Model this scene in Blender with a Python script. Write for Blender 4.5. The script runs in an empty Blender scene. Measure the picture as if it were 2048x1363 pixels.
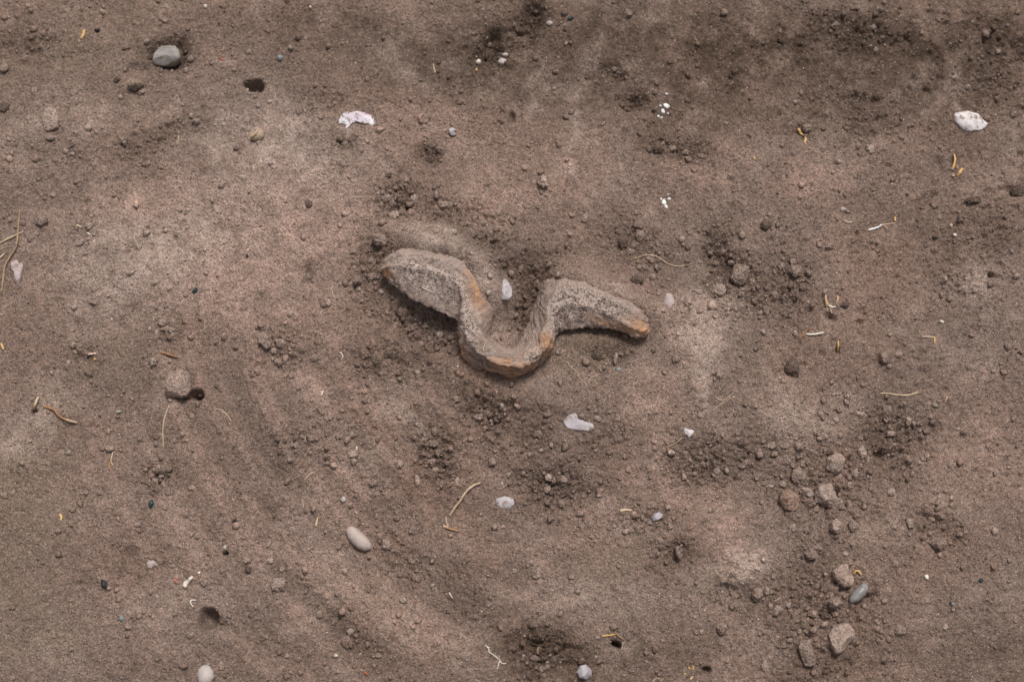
import bpy, math, random
import numpy as np
from mathutils import Vector, Matrix, noise as mnoise
from mathutils.bvhtree import BVHTree

random.seed(7); rng = np.random.default_rng(11)
scene = bpy.context.scene
C = scene.collection

# ------------------------------------------------------------------ camera, sky, sun, exposure
IMG_W, IMG_H, LENS, SENSOR = 2048.0, 1363.0, 50.0, 36.0
TILT = math.radians(12.0)
DIST = 0.80 * LENS / SENSOR
CAM = np.array([0.0, -DIST * math.sin(TILT), DIST * math.cos(TILT)])
FWD = np.array([0.0, math.sin(TILT), -math.cos(TILT)])
UPV = np.array([0.0, math.cos(TILT), math.sin(TILT)])
cd = bpy.data.cameras.new('camera'); cam = bpy.data.objects.new('camera', cd); C.objects.link(cam)
cd.lens = LENS; cd.sensor_width = SENSOR; cd.clip_start = 0.02; cd.clip_end = 200
cam.location = CAM; cam.rotation_euler = (TILT, 0, 0)
cd.dof.use_dof = True; cd.dof.focus_distance = DIST - 0.012; cd.dof.aperture_fstop = 2.8
scene.camera = cam

SUN_ELEV, SUN_AZ = math.radians(60), math.radians(20)      # azimuth measured from +Y (north, top of the trench) to +X
w = bpy.data.worlds.new('World'); scene.world = w; w.use_nodes = True
nt = w.node_tree; nt.nodes.clear()
sky = nt.nodes.new('ShaderNodeTexSky'); sky.sky_type = 'NISHITA'; sky.sun_disc = False
sky.sun_elevation = SUN_ELEV; sky.sun_rotation = SUN_AZ; sky.dust_density = 3.0
hs = nt.nodes.new('ShaderNodeHueSaturation'); hs.inputs['Saturation'].default_value = 0.10   # overcast: near white
bg = nt.nodes.new('ShaderNodeBackground'); bg.inputs['Strength'].default_value = 0.05
wo = nt.nodes.new('ShaderNodeOutputWorld')
nt.links.new(sky.outputs[0], hs.inputs['Color']); nt.links.new(hs.outputs[0], bg.inputs[0]); nt.links.new(bg.outputs[0], wo.inputs[0])
sd = bpy.data.lights.new('sun', 'SUN'); sun = bpy.data.objects.new('sun', sd); C.objects.link(sun)
sd.energy = 1.5; sd.angle = math.radians(16); sd.color = (1.0, 0.95, 0.88)
sdir = Vector((math.cos(SUN_ELEV) * math.sin(SUN_AZ), math.cos(SUN_ELEV) * math.cos(SUN_AZ), math.sin(SUN_ELEV)))
sun.rotation_euler = sdir.to_track_quat('Z', 'Y').to_euler(); sun.location = sdir * 5
vs = scene.view_settings
vs.view_transform = 'Standard'; vs.look = 'None'; vs.gamma = 1.0; vs.use_curve_mapping = False
vs.exposure = 0.88

# ------------------------------------------------------------------ pixel <-> ground
PXM = SENSOR / LENS / IMG_W                       # metres per pixel per metre of depth
def ray(px, py):
    a = (px - IMG_W / 2) * PXM; b = -(py - IMG_H / 2) * PXM
    return FWD + a * np.array([1.0, 0, 0]) + b * UPV
def at_z(px, py, z=0.0):
    d = ray(px, py); t = (z - CAM[2]) / d[2]
    return CAM + d * t
S0 = DIST * PXM                                   # metres per pixel at the middle
def arr_xy(pts): return np.array([at_z(p[0], p[1])[:2] for p in pts])

# ------------------------------------------------------------------ numpy noise
_perm = rng.permutation(256); _perm = np.concatenate([_perm, _perm, _perm])
_ga = rng.random(256) * 2 * math.pi; _gx, _gy = np.cos(_ga), np.sin(_ga)
def perlin(x, y):
    xi = np.floor(x).astype(np.int64); yi = np.floor(y).astype(np.int64)
    xf = x - xi; yf = y - yi
    u = xf * xf * xf * (xf * (xf * 6 - 15) + 10); v = yf * yf * yf * (yf * (yf * 6 - 15) + 10)
    def g(ix, iy, dx, dy):
        h = _perm[_perm[ix & 255] + (iy & 255)]
        return _gx[h] * dx + _gy[h] * dy
    a = g(xi, yi, xf, yf); b = g(xi + 1, yi, xf - 1, yf)
    c = g(xi, yi + 1, xf, yf - 1); d = g(xi + 1, yi + 1, xf - 1, yf - 1)
    return ((a + u * (b - a)) * (1 - v) + (c + u * (d - c)) * v) * 1.5
def fbm(x, y, f, o=4, gain=0.5, off=0.0):
    s = 0; a = 1.0; t = 0
    for k in range(o):
        s = s + a * perlin(x * f + 13.7 * k + off, y * f - 7.3 * k + off * 1.7); t += a; a *= gain; f *= 2.03
    return s / t
def domes(x, y, cell, rmin, rmax, prob=1.0, seed=0):
    """half-buried lumps: height (in metres) of spheres scattered one per cell"""
    gx, gy = x / cell, y / cell
    ix, iy = np.floor(gx).astype(np.int64), np.floor(gy).astype(np.int64)
    out = np.zeros_like(x)
    for dx in (-1, 0, 1):
        for dy in (-1, 0, 1):
            cx, cy = ix + dx, iy + dy
            h = _perm[_perm[(cx + seed * 17) & 255] + (cy & 255)]
            h2 = _perm[h + 1 + seed % 50]; h3 = _perm[h2 + 3]
            fx = cx + h / 256.0; fy = cy + h2 / 256.0
            r = np.where(h3 < 256 * prob, rmin + (rmax - rmin) * ((h3 * 37 % 256) / 256.0) ** 2, 0.0)
            asp = 0.75 + 0.5 * ((h3 * 11 % 64) / 64.0)
            d2 = ((gx - fx) * asp) ** 2 + ((gy - fy) / asp) ** 2
            out = np.maximum(out, np.sqrt(np.maximum(0, r * r - d2)))
    return out * cell
def blob(x, y, b, sharp=2):
    px, py, rx, ry, rot = b[:5]
    c = at_z(px, py); R = max(rx, ry) * S0 * (3.2 if sharp <= 2 else 2.4)
    a = -math.radians(rot)                        # degrees clockwise in the picture
    out = np.zeros_like(x); near = np.nonzero((np.abs(x - c[0]) < R) & (np.abs(y - c[1]) < R))[0]
    if len(near) == 0: return out
    dx, dy = x[near] - c[0], y[near] - c[1]
    u = (dx * math.cos(a) + dy * math.sin(a)) / (rx * S0); v = (-dx * math.sin(a) + dy * math.cos(a)) / (ry * S0)
    r2 = u * u + v * v
    out[near] = np.exp(-(r2 ** (sharp / 2.0))); return out
def polydist(x, y, pts):
    p = arr_xy(pts); far_ = np.full_like(x, 1e9); lo, hi = p.min(0) - .06, p.max(0) + .06
    near = np.nonzero((x > lo[0]) & (x < hi[0]) & (y > lo[1]) & (y < hi[1]))[0]
    x, y = x[near], y[near]; best = np.full_like(x, 1e9)
    for (ax, ay), (bx, by) in zip(p[:-1], p[1:]):
        vx, vy = bx - ax, by - ay; L = vx * vx + vy * vy
        t = np.clip(((x - ax) * vx + (y - ay) * vy) / L, 0, 1)
        best = np.minimum(best, np.hypot(x - ax - t * vx, y - ay - t * vy))
    # strokes fade out towards both ends
    m = (p[0] + p[-1]) / 2; half = max(np.hypot(*(p[-1] - p[0])) / 2, 1e-4)
    e = np.hypot(x - m[0], y - m[1]) / half
    far_[near] = best * (1 + .5 * np.clip(e - .25, 0, 2) ** 2) + .006 * np.clip(e - .6, 0, 2); return far_

# ------------------------------------------------------------------ soil: where it is crumbly, where it rises and falls, its colour
#         px   py   rx  ry rot  crumble damp, with shade painted into the deepest pits
CRUMB = [
 (800,400,60,48,0,1,.5),(905,432,110,36,12,.9,.35),(965,490,70,34,10,.9,.7),(735,560,46,70,0,.8,.4),(755,500,40,40,0,.8,.5),
 (835,655,110,48,28,1,.3),(800,720,110,60,10,.8,.35),(1062,600,36,95,20,1,.8),(1030,535,60,32,0,1,1),(1090,510,70,24,0,.6,.4),
 (1270,490,90,46,25,.7,.35),(1440,510,46,80,0,1,.7),(1490,570,80,60,0,.9,.35),(1570,570,70,80,0,.8,.2),(865,905,50,90,-15,1,.6),
 (975,835,70,60,20,1,.6),(1110,965,90,66,0,1,.6),(1065,865,60,60,0,.7,.5),(1180,905,70,50,0,.5,.3),(1390,925,90,56,0,1,.55),
 (1510,905,70,50,0,.8,.4),(1640,960,110,100,0,.9,.15),(1790,880,80,90,0,.9,.65),(1640,1210,120,140,0,.8,.2),(1085,1300,80,56,0,1,.8),
 (1290,1045,70,46,0,.6,.2),(1360,1105,46,40,0,.7,.45),(310,955,36,34,0,1,.3),(625,880,100,80,0,.6,.25),(560,700,64,56,35,.9,.4),
 (345,655,50,34,0,.8,.3),(160,718,50,36,0,.6,.15),(120,300,80,46,0,.5,.15),(60,85,70,50,0,.6,.5),(332,112,52,42,0,1,1),  # last: stone's hollow, damp crumbs with the gap's shade painted in
 (640,200,70,26,20,.5,.4),(330,268,110,32,-25,.6,.5),(1222,138,30,24,0,.9,.9),(1243,155,16,14,0,.7,.8),(1268,200,30,24,0,.9,.9),
 (862,312,28,26,0,1,.8),(692,285,26,22,0,.8,.6),(1365,300,70,28,15,.9,.7),(1750,240,100,46,0,.5,.3),(1985,130,70,110,0,.7,.5),
 (1715,60,140,50,10,.8,.8),(1060,45,40,54,0,1,1.1),(985,100,46,50,0,1,1),(1900,550,50,56,0,.6,.4),(1985,470,60,90,0,.6,.3),  # two pits: damp soil tinted darker still to paint their shade
 (1870,1050,70,40,30,.7,.4),(1235,875,50,46,0,.6,.3),(765,1005,110,56,0,.5,.2),(805,1120,100,34,42,.6,.3),(690,1250,120,34,42,.7,.35),
 (920,1190,100,40,42,.5,.45),(940,790,50,50,30,.6,.5),(1210,700,60,40,0,.6,.5),(1462,1182,44,28,10,.8,.45)]
#          px  py  rx  ry rot  mm  sharpness
RELIEF = [(876,500,98,52,17,29,2.5),(972,580,42,62,-8,25,3),(1204,580,102,36,25,19,2.5),(1185,695,80,34,10,5,2),(1010,778,105,46,0,7,2.5),
 (1056,600,34,80,20,-9,3),(1015,650,34,30,0,-3,2),(830,655,100,40,28,-5,3),(1030,532,46,24,0,-4,2),
 (336,108,42,36,0,-12,4),(270,143,22,16,0,-4,3),(512,172,17,11,10,-14,5),(408,1240,17,20,15,-17,5),(430,1250,24,14,30,-4,3),
 (1233,1291,7,7,0,-14,4),(1415,1346,6,6,0,-8,4),(1066,25,22,40,10,-13,3),(990,75,18,20,0,-14,3),(985,108,18,16,0,-4,3),
 (1030,65,30,8,15,-5,3),(391,790,11,13,0,-9,5),(374,794,24,8,8,-7,4),(70,828,6,6,0,-8,4),(1728,1197,22,9,-38,-6,4),
 (1222,138,26,20,0,-3,3),(1243,153,12,11,0,-4,4),(1268,200,24,20,0,-3,3),(862,312,24,22,0,-3,3),(1023,235,7,10,0,-6,4),
 (1440,525,34,60,-20,-5,3),(1480,545,30,34,0,-5,3),(1605,270,20,18,0,-5,3),(1655,632,12,9,0,-6,4),(1675,700,5,6,0,-5,4),(1718,620,10,8,0,-3,3),
 (870,905,36,60,-15,-4,3),(1120,985,60,36,10,-4,3),(960,830,40,30,20,-3,3),(1085,1300,50,36,0,-6,3),(1760,905,12,10,0,-8,4),(1790,890,60,60,0,-4,3),
 (1860,1036,20,8,20,-5,4),(1235,715,14,22,0,-4,5),(1195,710,18,18,0,-2.5,4),(1357,1108,22,26,-20,-4,4),(2044,95,16,26,0,-8,4),(2030,388,26,14,0,-5,4),
 (1705,197,7,10,0,-4,4),(1725,196,5,12,0,-4,4),(1748,203,9,8,0,-4,4),(1755,240,9,8,0,-3,4),(1720,205,5,6,0,-3,4),(1854,182,7,12,10,-4,4),(1816,178,5,8,0,-3,4),(1815,80,7,14,-10,-4,4),(1862,112,7,8,0,-4,4),(1755,52,12,12,30,-4,4),(1710,62,16,8,30,-4,4),
 (1905,325,6,16,0,-3,4),(1875,325,10,16,0,-3,3),(1980,85,8,20,30,-5,4),(1718,640,7,8,40,-4,4),(1985,560,12,10,0,-3,4),(1950,590,10,16,0,-3,4),(1982,552,5,6,0,-5,4),(155,712,30,22,0,-2,3),(145,655,22,10,0,-2,3),
 (1655,1228,20,14,30,-6,4),(1620,1225,26,14,30,-5,3),(1665,1010,40,34,0,-3,3),(1462,1182,34,20,10,-3,3),(1690,1170,16,14,0,-4,3),(450,1106,5,5,0,-6,4),(470,1040,5,5,0,-5,4),(192,61,4,4,0,-5,4),
 (62,95,30,24,0,-3,3),(60,130,26,12,0,-3,3),(105,95,12,18,0,-2,3),(165,110,8,10,0,-3,3),(265,90,10,20,0,-2,3),(620,548,26,16,-30,-2.5,4),(262,1100,20,12,0,-2.5,3),
 (640,300,200,140,0,3,2),(600,480,190,120,0,2,2),(1500,1120,90,60,0,3,2),(1400,700,60,130,0,3,2),(100,860,90,90,0,3,2),(1560,820,80,60,0,2,2),(1480,1280,60,90,0,-3,3),(1930,560,60,36,0,3,2),(1900,1020,110,60,0,3,2)]
#  brushed and trowelled ridges: polyline, half width px, height mm, dryness
RIDGE = [([(1190,95),(1172,180),(1160,260),(1150,330)],15,1.5,.4),([(1085,130),(1072,200),(1058,270)],11,1.3,.45),([(1175,190),(1168,260),(1150,340)],9,1.0,.4),
 ([(735,90),(790,150),(850,200)],10,1.3,.35),([(1395,650),(1398,720),(1395,800)],18,1.6,.45),([(1310,870),(1298,930),(1300,960)],12,1.3,.35),
 ([(700,760),(760,830),(830,930),(900,1040)],26,-2.2,-.3),([(780,800),(850,880)],14,1.6,.4),([(560,720),(640,820),(740,960),(850,1090)],22,1.2,.2),
 ([(590,1020),(680,1130),(800,1230),(930,1310)],34,1.2,.25),([(520,1080),(600,1180),(720,1290)],22,-1.5,-.15),
 ([(185,510),(240,580),(290,650)],9,-1.6,-.3),([(120,830),(160,870),(200,900)],14,-1.6,-.2),([(190,1085),(260,1120),(330,1150)],10,-1.5,-.35),
 ([(430,1250),(480,1270),(530,1290)],9,-1.2,-.25),([(1905,120),(1925,170),(1935,210)],12,1.6,.45),([(1640,225),(1690,245)],5,.8,.3),([(1120,760),(1200,800)],20,.8,.15),
 ([(1540,745),(1590,800),(1640,850)],10,1.2,.3),([(1960,620),(2040,640)],10,1,.2),([(330,20),(322,60)],14,1.2,.35),([(940,1080),(1020,1160),(1090,1210)],18,-1.4,-.2),
 ([(1240,1010),(1330,860),(1310,800)],10,.7,.1),([(1480,1190),(1520,1250),(1500,1340)],10,1.5,.25),([(470,120),(455,140)],9,1,.4)]
#         px  py  rx  ry rot  kind   amount
TINT = [(560,300,150,100,0,'pale',.62),(600,470,180,110,0,'pink',.6),(330,470,190,90,0,'pale',.6),(270,395,120,36,-10,'pink',.5),(450,560,140,80,0,'pink',.5),
 (240,575,110,70,0,'pale',.45),(650,770,130,46,30,'pink',.55),(560,640,140,50,10,'pink',.4),(770,880,150,26,45,'red',.45),(880,1010,120,30,45,'red',.4),
 (620,1080,110,60,40,'pink',.45),(760,1200,150,46,40,'red',.45),(1394,700,26,90,4,'pale',.4),(1398,780,16,60,-6,'pale',.4),(1400,640,50,40,20,'pink',.4),(1300,780,70,60,0,'pink',.5),(1325,950,50,70,0,'pink',.5),
 (1440,1010,60,60,0,'pink',.4),(1570,830,70,50,35,'pale',.4),(1500,1130,80,40,-30,'pale',.6),(1430,640,70,50,0,'pale',.4),(1150,330,70,80,0,'pink',.5),
 (720,180,100,50,10,'red',.3),(800,240,90,60,0,'pink',.45),(872,486,100,36,15,'pale',.62),(978,590,32,56,-8,'pale',.5),(1215,575,90,20,25,'pale',.35),(1930,560,60,30,0,'pale',.4),(1640,350,110,46,0,'pink',.4),
 (1760,520,80,70,0,'red',.35),(1930,900,100,70,0,'pink',.3),(1920,1010,90,24,10,'pale',.15),(70,860,60,70,0,'pale',.55),(120,1290,150,70,0,'pale',.12),
 (1480,1060,60,50,0,'pink',.35),(1420,330,100,60,0,'pink',.3),(1010,380,90,60,0,'pink',.45),(900,250,60,60,0,'pink',.3),(1120,1200,110,50,0,'pale',.35),
 (420,1160,120,100,0,'pale',.15),(1000,610,40,90,-10,'pale',.5),(1180,690,80,34,0,'tan',.6),(980,770,70,26,20,'red',.4),(960,750,50,20,40,'red',.4),
 (150,130,130,90,0,'tan',.35),(250,30,120,50,0,'tan',.35),(60,960,90,90,0,'tan',.45),(40,1130,70,140,0,'tan',.5),(60,1270,90,50,0,'tan',.35),(250,720,120,60,0,'tan',.3),(150,240,130,60,0,'pale',.3),
 (1230,70,170,70,0,'moist_dim',.5),(1500,100,260,110,0,'moist_dim',.75),(1800,110,220,120,0,'moist_dim',.7),(980,100,260,110,0,'moist_dim',.55),(1330,200,200,110,0,'moist_dim',.45),(1700,230,140,60,0,'moist_dim',.3),  # to the list's end: damp soil, plus lens falloff painted in towards the edges
 (640,60,170,60,0,'moist_dim',.4),(1960,60,120,100,0,'moist_dim',.5),(900,180,160,90,0,'moist_dim',.35),(1960,250,90,90,0,'moist_dim',.3),(1090,1320,130,60,0,'moist_dim',.5),(1300,1320,220,50,0,'moist_dim',.35),(1700,1340,200,40,0,'moist_dim',.3),
 (1850,440,130,50,0,'moist_dim',.25),(2000,1320,120,80,0,'moist_dim',.3),(620,550,26,20,-30,'moist_dim',.6),(1040,1240,60,50,0,'moist_dim',.3),(300,1360,300,60,0,'moist_dim',.15),(1230,1120,90,50,0,'tan',.3)]
COL = dict(base=(.215,.147,.119), pale=(.455,.350,.300), pink=(.415,.282,.233), red=(.265,.170,.131), moist_dim=(.076,.051,.037), tan=(.200,.150,.112), grey=(.188,.137,.114))
COL = {k: np.array(v) for k, v in COL.items()}

def crumble(x, y, moist_dim=False):
    wx = x + 0.007 * fbm(x, y, 40, 3, off=3.1); wy = y + 0.007 * fbm(x, y, 40, 3, off=9.2)
    m = np.zeros_like(x)
    for b in CRUMB:
        m = np.maximum(m, blob(wx, wy, b, 3) * b[6 if moist_dim else 5])
    return m
def height(x, y, detail=True):
    wx = x + 0.006 * fbm(x, y, 30, 3, off=1.1); wy = y + 0.006 * fbm(x, y, 30, 3, off=5.2)
    far = np.clip((np.hypot(x, y) - 1.0) / 4.0, 0, 1)
    h = 0.0035 * fbm(x, y, 5, 3, off=2.0) * (1 + 6 * far) + 0.0034 * fbm(x, y, 17, 4, off=4.0) + 0.0019 * fbm(x, y, 62, 4, .62, off=6.0)
    # fine sweep marks running down to the right across the lower left
    u = (x + y) * .7071; v = (x - y) * .7071
    c0 = at_z(1250, 480); h = h + 0.0022 * fbm(np.hypot(x - c0[0], y - c0[1]) * 60, np.arctan2(y - c0[1], x - c0[0]) * 2.2, 1.0, 4, .6, off=77.0) * (blob(x, y, (640, 1000, 420, 340, 20), 4) + .2)
    for b in RELIEF:
        near = b[5] > 9
        h = h + blob(x if near else wx, y if near else wy, b, b[6]) * b[5] * 1e-3
    for pts, wd, mm, dry in RIDGE:
        d = polydist(wx, wy, pts); h = h + np.exp(-(d / (wd * 1.5 * S0)) ** 2) * mm * .8e-3
    if detail:
        m = crumble(x, y); right = np.clip((x - .10) / .2, 0, 1); m2 = np.clip(0.20 + .12 * right + 0.40 * fbm(x, y, 22, 3, off=8.0) + m, 0, 1.1)
        smooth = blob(x, y, (874, 494, 95, 36, 15), 4) + blob(x, y, (1215, 578, 90, 22, 25), 4) + blob(x, y, (1180, 695, 70, 26, 0), 4) + blob(x, y, (980, 600, 24, 50, 0), 4)
        m2 = m2 * (1 - .8 * np.clip(smooth, 0, 1)); m = m * (1 - .8 * np.clip(smooth, 0, 1))
        h = h + 1.15 * m ** 1.5 * domes(x, y, .0105, .12, .50, .6, 1)
        h = h + 1.15 * m2 * domes(x, y, .0056, .10, .50, .7, 2)
        h = h + 1.2 * (0.32 + .7 * m2) * domes(x, y, .0034, .12, .50, .85, 3)
        h = h + (0.00022 + .00025 * m2) * fbm(x, y, 420, 2, .8, off=11.0)
        h = h - 0.0012 * m - .0075 * np.clip(m, 0, 1) ** 2 * np.clip(.5 - 5 * np.abs(fbm(x, y, 130, 3, .6, off=17.0)), 0, .5) - .004 * np.clip(m - .5, 0, 1) * np.clip(fbm(x, y, 75, 3, off=19.0), 0, 1)
        pit = np.clip(.25 + .8 * right * (y > -.08) + .9 * fbm(x, y, 14, 3, off=15.0), 0, 1)
        h = h - .8 * pit * domes(x, y, .012, .06, .30, .5, 7) - .7 * pit * domes(x, y, .0065, .08, .34, .45, 8)
    return h
def tint(x, y):
    wx = x + 0.032 * fbm(x, y, 14, 5, .66, off=21.0); wy = y + 0.032 * fbm(x, y, 14, 5, .66, off=27.0)
    mott = np.clip(1 + 2.3 * fbm(x, y, 48, 5, .75, off=61.0), 0, 2)
    c = np.repeat(COL['base'][None, :], len(x), 0)
    def mix(name, a):
        nonlocal c
        a = np.clip(a, 0, 1)[:, None]; c = c * (1 - a) + COL[name][None, :] * a
    mix('grey', .4 + 1.0 * fbm(x, y, 9, 4, off=31.0)); mix('pink', .6 * fbm(x, y, 21, 5, .7, off=41.0)); mix('pale', .55 * fbm(x, y, 17, 5, .7, off=51.0))
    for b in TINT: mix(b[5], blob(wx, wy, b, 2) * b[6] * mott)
    # sweeping brush arcs across the lower left
    c0 = at_z(1250, 480); rad = np.hypot(x - c0[0], y - c0[1]); th = np.arctan2(y - c0[1], x - c0[0])
    arc = fbm(rad * 60, th * 2.2, 1.0, 4, .6, off=77.0) * blob(x, y, (640, 1000, 420, 340, 20), 4)
    mix('pink', 1.0 * arc); mix('moist_dim', -.75 * arc)
    for pts, wd, mm, dry in RIDGE:
        a = np.exp(-(polydist(wx, wy, pts) / (wd * 1.5 * S0)) ** 2) * abs(dry) * np.clip(.6 + 1.6 * fbm(x, y, 70, 4, .7, off=66.0), 0, 1.4)
        mix('pale' if dry > 0 else 'moist_dim', a)
    mix('moist_dim', .66 * crumble(x, y, True))
    mix('moist_dim', .5 * fbm(x, y, 30, 4, .65, off=71.0) - .08)
    return c * (1 + .16 * fbm(x, y, 120, 3, .7, off=81.0))[:, None]

# ------------------------------------------------------------------ materials
def new_mat(name):
    m = bpy.data.materials.new(name); m.use_nodes = True
    n = m.node_tree.nodes; n.clear()
    out = n.new('ShaderNodeOutputMaterial'); p = n.new('ShaderNodeBsdfPrincipled')
    m.node_tree.links.new(p.outputs[0], out.inputs[0])
    return m, n, m.node_tree.links, p
def noise_node(n, l, pos, scale, detail=3, rough=.6):
    t = n.new('ShaderNodeTexNoise'); t.inputs['Scale'].default_value = scale; t.inputs['Detail'].default_value = detail; t.inputs['Roughness'].default_value = rough
    l.new(pos, t.inputs['Vector']); return t.outputs[0]
def voro_node(n, l, pos, scale):
    t = n.new('ShaderNodeTexVoronoi'); t.inputs['Scale'].default_value = scale; l.new(pos, t.inputs['Vector']); return t
def ramp(n, l, src, a, b, lo, hi):
    r = n.new('ShaderNodeMapRange'); r.inputs[1].default_value = a; r.inputs[2].default_value = b; r.inputs[3].default_value = lo; r.inputs[4].default_value = hi
    l.new(src, r.inputs[0]); return r.outputs[0]
def math_node(n, l, op, a, b):
    t = n.new('ShaderNodeMath'); t.operation = op
    for i, s in enumerate((a, b)):
        if isinstance(s, (int, float)): t.inputs[i].default_value = s
        else: l.new(s, t.inputs[i])
    return t.outputs[0]
def mix_col(n, l, fac, a, b, mode='MIX'):
    t = n.new('ShaderNodeMix'); t.data_type = 'RGBA'; t.blend_type = mode
    for i, s in ((0, fac), (6, a), (7, b)):
        if isinstance(s, (int, float)): t.inputs[i].default_value = s
        elif isinstance(s, tuple): t.inputs[i].default_value = (*s, 1)
        else: l.new(s, t.inputs[i])
    return t.outputs[2]
def scale_col(n, l, col, fac):
    t = n.new('ShaderNodeVectorMath'); t.operation = 'SCALE'
    if isinstance(col, tuple): t.inputs[0].default_value = col
    else: l.new(col, t.inputs[0])
    l.new(fac, t.inputs['Scale']); return t.outputs[0]
def position(n): return n.new('ShaderNodeNewGeometry').outputs['Position']
def bump(n, l, h, dist, strength, prev=None):
    b = n.new('ShaderNodeBump'); b.inputs['Distance'].default_value = dist; b.inputs['Strength'].default_value = strength
    l.new(h, b.inputs['Height'])
    if prev: l.new(prev, b.inputs['Normal'])
    return b.outputs[0]
def soil_mat(name, base=None, grain=1.0, var=.0):
    m, n, l, p = new_mat(name); pos = position(n)
    if base is None:
        a = n.new('ShaderNodeAttribute'); a.attribute_name = 'tint'; col = a.outputs['Color']
    else:
        info = n.new('ShaderNodeObjectInfo')
        if base == 'object': base = info.outputs['Color']
        col = scale_col(n, l, base, ramp(n, l, info.outputs['Random'], 0, 1, 1 - var, 1 + var))
        col = scale_col(n, l, col, ramp(n, l, noise_node(n, l, pos, 160, 3), .3, .7, .82, 1.16))
    fine = noise_node(n, l, pos, 1250, 1.5, .7); mid = noise_node(n, l, pos, 430, 3, .7); v = voro_node(n, l, pos, 640)
    g = math_node(n, l, 'MULTIPLY', ramp(n, l, fine, .28, .72, 1 - .50 * grain, 1 + .50 * grain), ramp(n, l, mid, .3, .7, 1 - .2 * grain, 1 + .2 * grain))
    col = scale_col(n, l, col, g)
    sep = n.new('ShaderNodeSeparateColor'); l.new(v.outputs['Color'], sep.inputs[0])
    col = scale_col(n, l, col, ramp(n, l, sep.outputs[2], 0, 1, 1 - .20 * grain, 1 + .20 * grain))
    pale = math_node(n, l, 'MULTIPLY', ramp(n, l, sep.outputs[0], .90, .93, 0, .55), ramp(n, l, v.outputs['Distance'], .30, .42, 1, 0))
    col = mix_col(n, l, pale, col, (.50, .41, .35))
    dark = math_node(n, l, 'MULTIPLY', ramp(n, l, sep.outputs[1], .88, .92, 0, .6), ramp(n, l, v.outputs['Distance'], .30, .45, 1, 0))
    col = mix_col(n, l, dark, col, (.07, .05, .042))
    l.new(col, p.inputs['Base Color']); p.inputs['Roughness'].default_value = .95; p.inputs['Specular IOR Level'].default_value = .12
    b1 = bump(n, l, mid, .0016, .7); b2 = bump(n, l, fine, .0007, .7, b1)
    b3 = bump(n, l, ramp(n, l, v.outputs['Distance'], 0, .7, 1, 0), .0009, .7, b2); l.new(b3, p.inputs['Normal']); return m
def plain_mat(name, base, second, nscale=140, rough=.6, spec=.3, fine=.15, bumpd=.0004, sss=0, dust=None, dust_amt=.5):
    m, n, l, p = new_mat(name); pos = position(n)
    f = noise_node(n, l, pos, nscale, 4); col = mix_col(n, l, ramp(n, l, f, .38, .62, 0, 1), base, second)
    g = noise_node(n, l, pos, 1300, 2, .7); col = scale_col(n, l, col, ramp(n, l, g, .3, .7, 1 - fine, 1 + fine))
    if dust:
        d = noise_node(n, l, pos, 210, 5, .7)
        sx = n.new('ShaderNodeSeparateXYZ'); l.new(n.new('ShaderNodeNewGeometry').outputs['True Normal'], sx.inputs[0])
        flank = math_node(n, l, 'ADD', ramp(n, l, sx.outputs[2], .35, .92, .75, 0), math_node(n, l, 'MULTIPLY', math_node(n, l, 'SUBTRACT', d, .5), 2.2))
        if dust_amt >= .25: col = mix_col(n, l, ramp(n, l, flank, .30, .55, 0, .9), col, dust)
        col = mix_col(n, l, ramp(n, l, d, .66 - .3 * dust_amt, .74 - .3 * dust_amt, 0, .85), col, dust)
    l.new(col, p.inputs['Base Color']); p.inputs['Roughness'].default_value = rough; p.inputs['Specular IOR Level'].default_value = spec
    if sss: p.inputs['Subsurface Weight'].default_value = sss; p.inputs['Subsurface Radius'].default_value = (.004, .003, .0025); p.inputs['Subsurface Scale'].default_value = .5
    l.new(bump(n, l, g, bumpd, .6), p.inputs['Normal']); return m
SOILDUST = (.255, .185, .15)
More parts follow.
